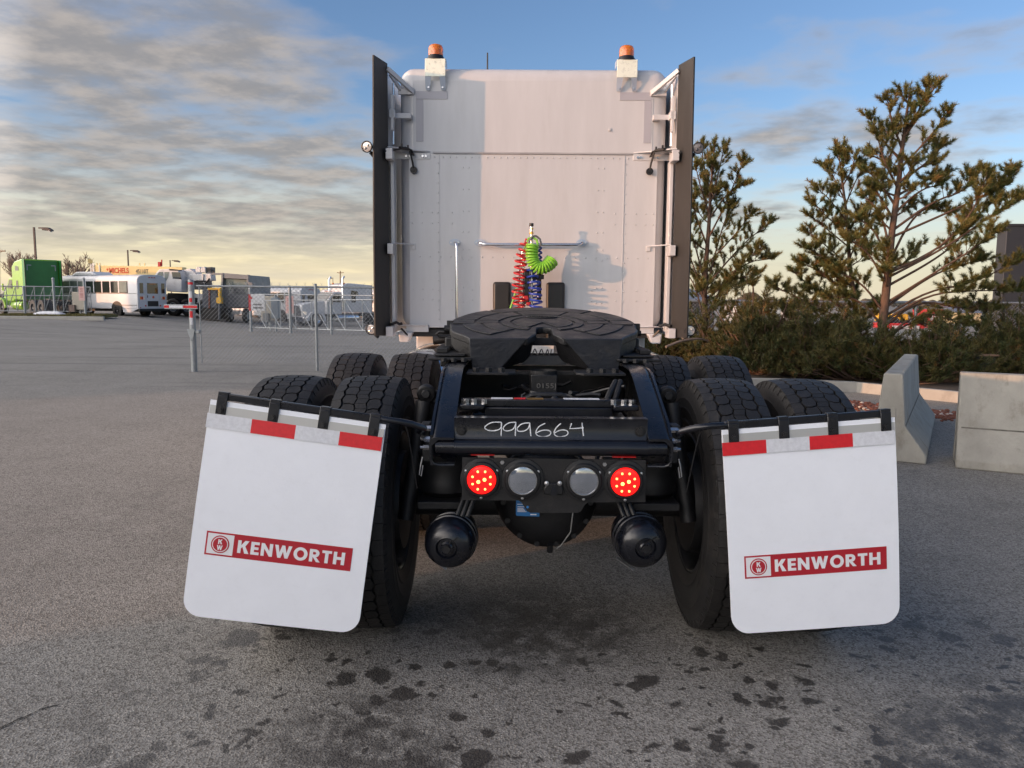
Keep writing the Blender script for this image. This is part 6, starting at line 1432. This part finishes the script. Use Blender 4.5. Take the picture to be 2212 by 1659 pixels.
# ---- far things seen through the pines
def far_trailer(label, x0, x1, y0, y1, Y, txt, box=None):
    a, b = at(x0, y0, Y), at(x1, y1, Y); g = Vector(((a.x + b.x) / 2, Y, zg(a.x, Y))); t = thing('red_trailer', label, 'trailer', g, world=True)
    MB().bm(a.x, b.x, Y, Y + 2.5, b.z, a.z).build('box', REDP, t, bevel=.03); w, h = b.x - a.x, a.z - b.z
    for k in range(3): MB().bm(a.x + w * (.12 + .27 * k), a.x + w * (.32 + .27 * k), Y - .02, Y - .005, b.z + h * .45, b.z + h * .78).build('white_marking', WHITE2, t)
    for k in (.2, .8): simple_wheel(t, (a.x + w * k, Y + .3, g.z + .45), .45, .3, axis=(0, 1, 0))
    MB().bm(a.x + .1, b.x - .1, Y + .2, Y + 2.2, g.z + .6, b.z).build('chassis', BLACKM, t)
far_trailer('low red trailer with white markings seen past the tallest pine trunk', 1918, 1996, 698, 722, 60, '')
far_trailer('taller red trailer with white markings right of the low red one', 2006, 2036, 668, 712, 62, '')
c = at(1960, 690, 66); t = thing('yellow_truck', 'yellow truck body behind the red trailers', 'truck', (c.x, 66, zg(c.x, 66)), world=True)
a, b = at(1925, 678, 66), at(1962, 696, 66); MB().bm(a.x, b.x, 66, 69, b.z, a.z).build('body', YELL, t, bevel=.05); MB().bm(a.x, b.x, 66.2, 68.8, zg(a.x, 66) + .4, b.z).build('chassis', BLACKM, t)
for k in (.2, .8): simple_wheel(t, (a.x + (b.x - a.x) * k, 66.2, zg(a.x, 66) + .45), .45, .3, axis=(0, 1, 0))
a, b = at(2176, 488, 30), at(2216, 690, 30)
t = thing('sign_pylon', 'tall dark pylon at the right edge behind the pines', 'pylon', ((a.x + b.x) / 2, 30, zg(a.x, 30)), world=True)
MB().bm(a.x, b.x, 30, 30.6, zg(a.x, 30), a.z).build('slab', DARKB, t, bevel=.02); MB().bm(a.x - .06, b.x + .06, 29.95, 30.65, a.z, a.z + .08).build('cap', DARKB, t)
a, b = at(2205, 590, 48), at(2400, 720, 48)
t = thing('pale_building', 'pale grey building behind the dark pylon', 'building', ((a.x + b.x) / 2, 48, zg(a.x, 48)), world=True)
MB().bm(a.x, b.x, 48, 50, zg(a.x, 48), a.z).build('wall', WALLG, t); MB().bm(a.x - .1, b.x + .1, 47.9, 50.1, a.z, a.z + .25).build('parapet', WHITE2, t)
for k in range(4): MB().bm(a.x + .8 + k * 1.5, a.x + 1.8 + k * 1.5, 47.95, 48.02, a.z - 2.2, a.z - 1.0).build('window', GLASS, t)
a, b = at(1440, 628, 40), at(1560, 648, 40)
t = thing('metal_roof_shed', 'low shed with blue-grey metal roof behind the slim pine', 'shed', ((a.x + b.x) / 2, 40, zg(a.x, 40)), world=True)
MB().prism([(a.x, 40, b.z), (b.x, 40, b.z - .1), (b.x - 1.2, 42.5, a.z + .1), (a.x, 42.5, a.z + .3)], (0, 0, .08)).build('roof', BLUEG, t); MB().bm(a.x + .1, b.x - .3, 40.3, 44, zg(a.x, 40), b.z - .1).build('wall', DARKB, t)
for i, (px0, px1, py0, py1, mt, lab) in enumerate(((1596, 1622, 662, 690, WALLG, 'sunlit pale shed glimpsed between the pines'), (1700, 1740, 664, 690, WALLG, 'pale low building glimpsed through the twin pine'), (2068, 2118, 676, 706, mat('cream_wall', (.60, .48, .28), .7), 'cream building low behind the fence at right'))):
    a, b = at(px0, py0, 75), at(px1, py1, 75); t = thing('far_shed', lab, 'building', ((a.x + b.x) / 2, 75, zg(a.x, 75)), world=True)
    MB().bm(a.x, b.x, 75, 80, zg(a.x, 75), a.z).build('wall', mt, t); MB().prism([(a.x - .2, 74.8, a.z), (b.x + .2, 74.8, a.z), (b.x + .2, 77.5, a.z + .6), (a.x - .2, 77.5, a.z + .6)], (0, .05, .05)).build('roof', BLUEG, t)
    MB().bm(a.x + .3 * (b.x - a.x), a.x + .6 * (b.x - a.x), 74.95, 75.01, a.z - 1.3, a.z - .5).build('window', GLASS, t)
m_ = MB(); xx = -230
while xx < 260:
    h = random.uniform(1.2, 4.2) * (1.2 if random.random() < .25 else .7); w = random.uniform(2, 7); y = random.uniform(210, 260)
    for k in range(7): m_.sphere((xx + random.uniform(-w, w) * .5, y + random.uniform(-2, 2), -.8 + h * random.uniform(.2, .8)), h * random.uniform(.25, .5), 6, 5, (1.3, 1, .8))
    xx += w * random.uniform(.4, 1.0)
fo_ = stuff(m_.build('far_scrub', mat('far_scrub_leaf', (.075, .062, .045), .9, var=.4, vscale=1.5), smooth=0)); fo_['label'] = 'low brown scrub along the far horizon'; fo_['category'] = 'scrub'
# planter table behind the right barrier
a = at(2080, 790, 12.4); b = at(2150, 790, 12.4)
t = thing('dark_cabinet', 'dark cabinet with brown top behind the right barrier', 'cabinet', ((a.x + b.x) / 2, 12.4, .1), world=True)
zc = at(2110, 765, 12.4).z
MB().bm(a.x, b.x, 12.4, 12.9, .1, zc - .03).build('carcass', BLACKM, t); MB().bm(a.x - .03, b.x + .03, 12.36, 12.94, zc - .03, zc).build('top', mat('brown_board', (.20, .12, .08), .7), t)

# ================================================================ unseen blocks added to shade the yard from the low sun, behind and left of the camera
def shade_block(nm, label, c, along, L_, D_, H):
    """long block shaped as a hall to cast shade; its near face runs from c along `along`"""
    a = Vector(along).normalized(); n = Vector((-a.y, a.x, 0)); c = Vector(c); t = thing(nm, label, 'building', c + a * L_ / 2, world=True)
    MB().prism([c, c + a * L_, c + a * L_ + n * D_, c + n * D_], (0, 0, H)).build('wall', WALLG, t)
    MB().prism([c - a * .2 - n * .2, c + a * (L_ + .2) - n * .2, c + a * (L_ + .2) + n * (D_ + .2), c - a * .2 + n * (D_ + .2)], (0, 0, .3)).build('roof', BLUEG, t).location.z = H
    for k in range(int(L_ / 5)):
        p = c + a * (2 + 5 * k); MB().prism([p - n * .02, p + a * 2.6 - n * .02, p + a * 2.6 - n * .02 + Vector((0, 0, 2.4)), p - n * .02 + Vector((0, 0, 2.4))], n * .01).build('roller_door', MIDGREY, t)
S2 = Vector((SUN_TRAVEL.x, SUN_TRAVEL.y, 0)).normalized(); N2 = Vector((-S2.y, S2.x, 0))
edge = Vector((-.65, 3.65, 0))
shade_block('low_shade_block', 'unseen low block added behind left to shade the truck tail', edge - S2 * 18.0, -N2, 26, -8, 3.3)
shade_block('far_shade_block', 'unseen long block added at the left to shade the bus and gates', Vector((-23, 50, 0)) - S2 * 62 + N2 * 3, -N2, 46, -14, 7.5)

# ---------------------------------------------------------------- split joined little pieces into parts of their own
def split_loose(o):
    me = o.data; b = bmesh.new(); b.from_mesh(me); b.verts.ensure_lookup_table(); seen = set(); comps = []
    for v in b.verts:
        if v.index in seen: continue
        st = [v]; seen.add(v.index); comp = []
        while st:
            x = st.pop(); comp.append(x.index)
            for e in x.link_edges:
                y = e.other_vert(x)
                if y.index not in seen: seen.add(y.index); st.append(y)
        comps.append(comp)
    b.free()
    if len(comps) < 2: return
    co = [tuple(v.co) for v in me.vertices]; owner = {}
    for i, c in enumerate(comps):
        for k in c: owner[k] = i
    fs = [[] for _ in comps]
    for p in me.polygons: fs[owner[p.vertices[0]]].append(tuple(p.vertices))
    base = o.name.split('.')[0]; smooth = me.polygons[0].use_smooth
    for i, c in enumerate(comps):
        mp_ = {k: j for j, k in enumerate(c)}; m2 = bpy.data.meshes.new(base); m2.from_pydata([co[k] for k in c], [], [[mp_[k] for k in f] for f in fs[i]]); m2.materials.append(me.materials[0])
        if smooth: m2.shade_smooth(); m2.set_sharp_from_angle(angle=R(40))
        if i == 0: o.data = m2
        else:
            n = o.copy(); n.data = m2; COL.objects.link(n)
SPLIT = set(['middle_crossmember', 'cover_bolt', 'gusset_bolt', 'plate_bolt', 'bolt', 'tail_bolt', 'crossmember_bolt', 'crossmember_nut', 'flash_cell', 'tank_strap', 'slide_rack', 'backing_bracket', 'reflector', 'bumper_tube_end', 'air_pipe', 'green_pipe', 'wear_pads', 'hanger_socket', 'prong', 'jaw', 'throat_plate', 'base_tie', 'red_gladhand', 'sticker_print', 'tape_mark', 'loose'])
for o in list(bpy.data.objects):
    if o.type == 'MESH' and o.parent is not None and o.get('kind') != 'stuff' and o.name.split('.')[0] in SPLIT: split_loose(o)
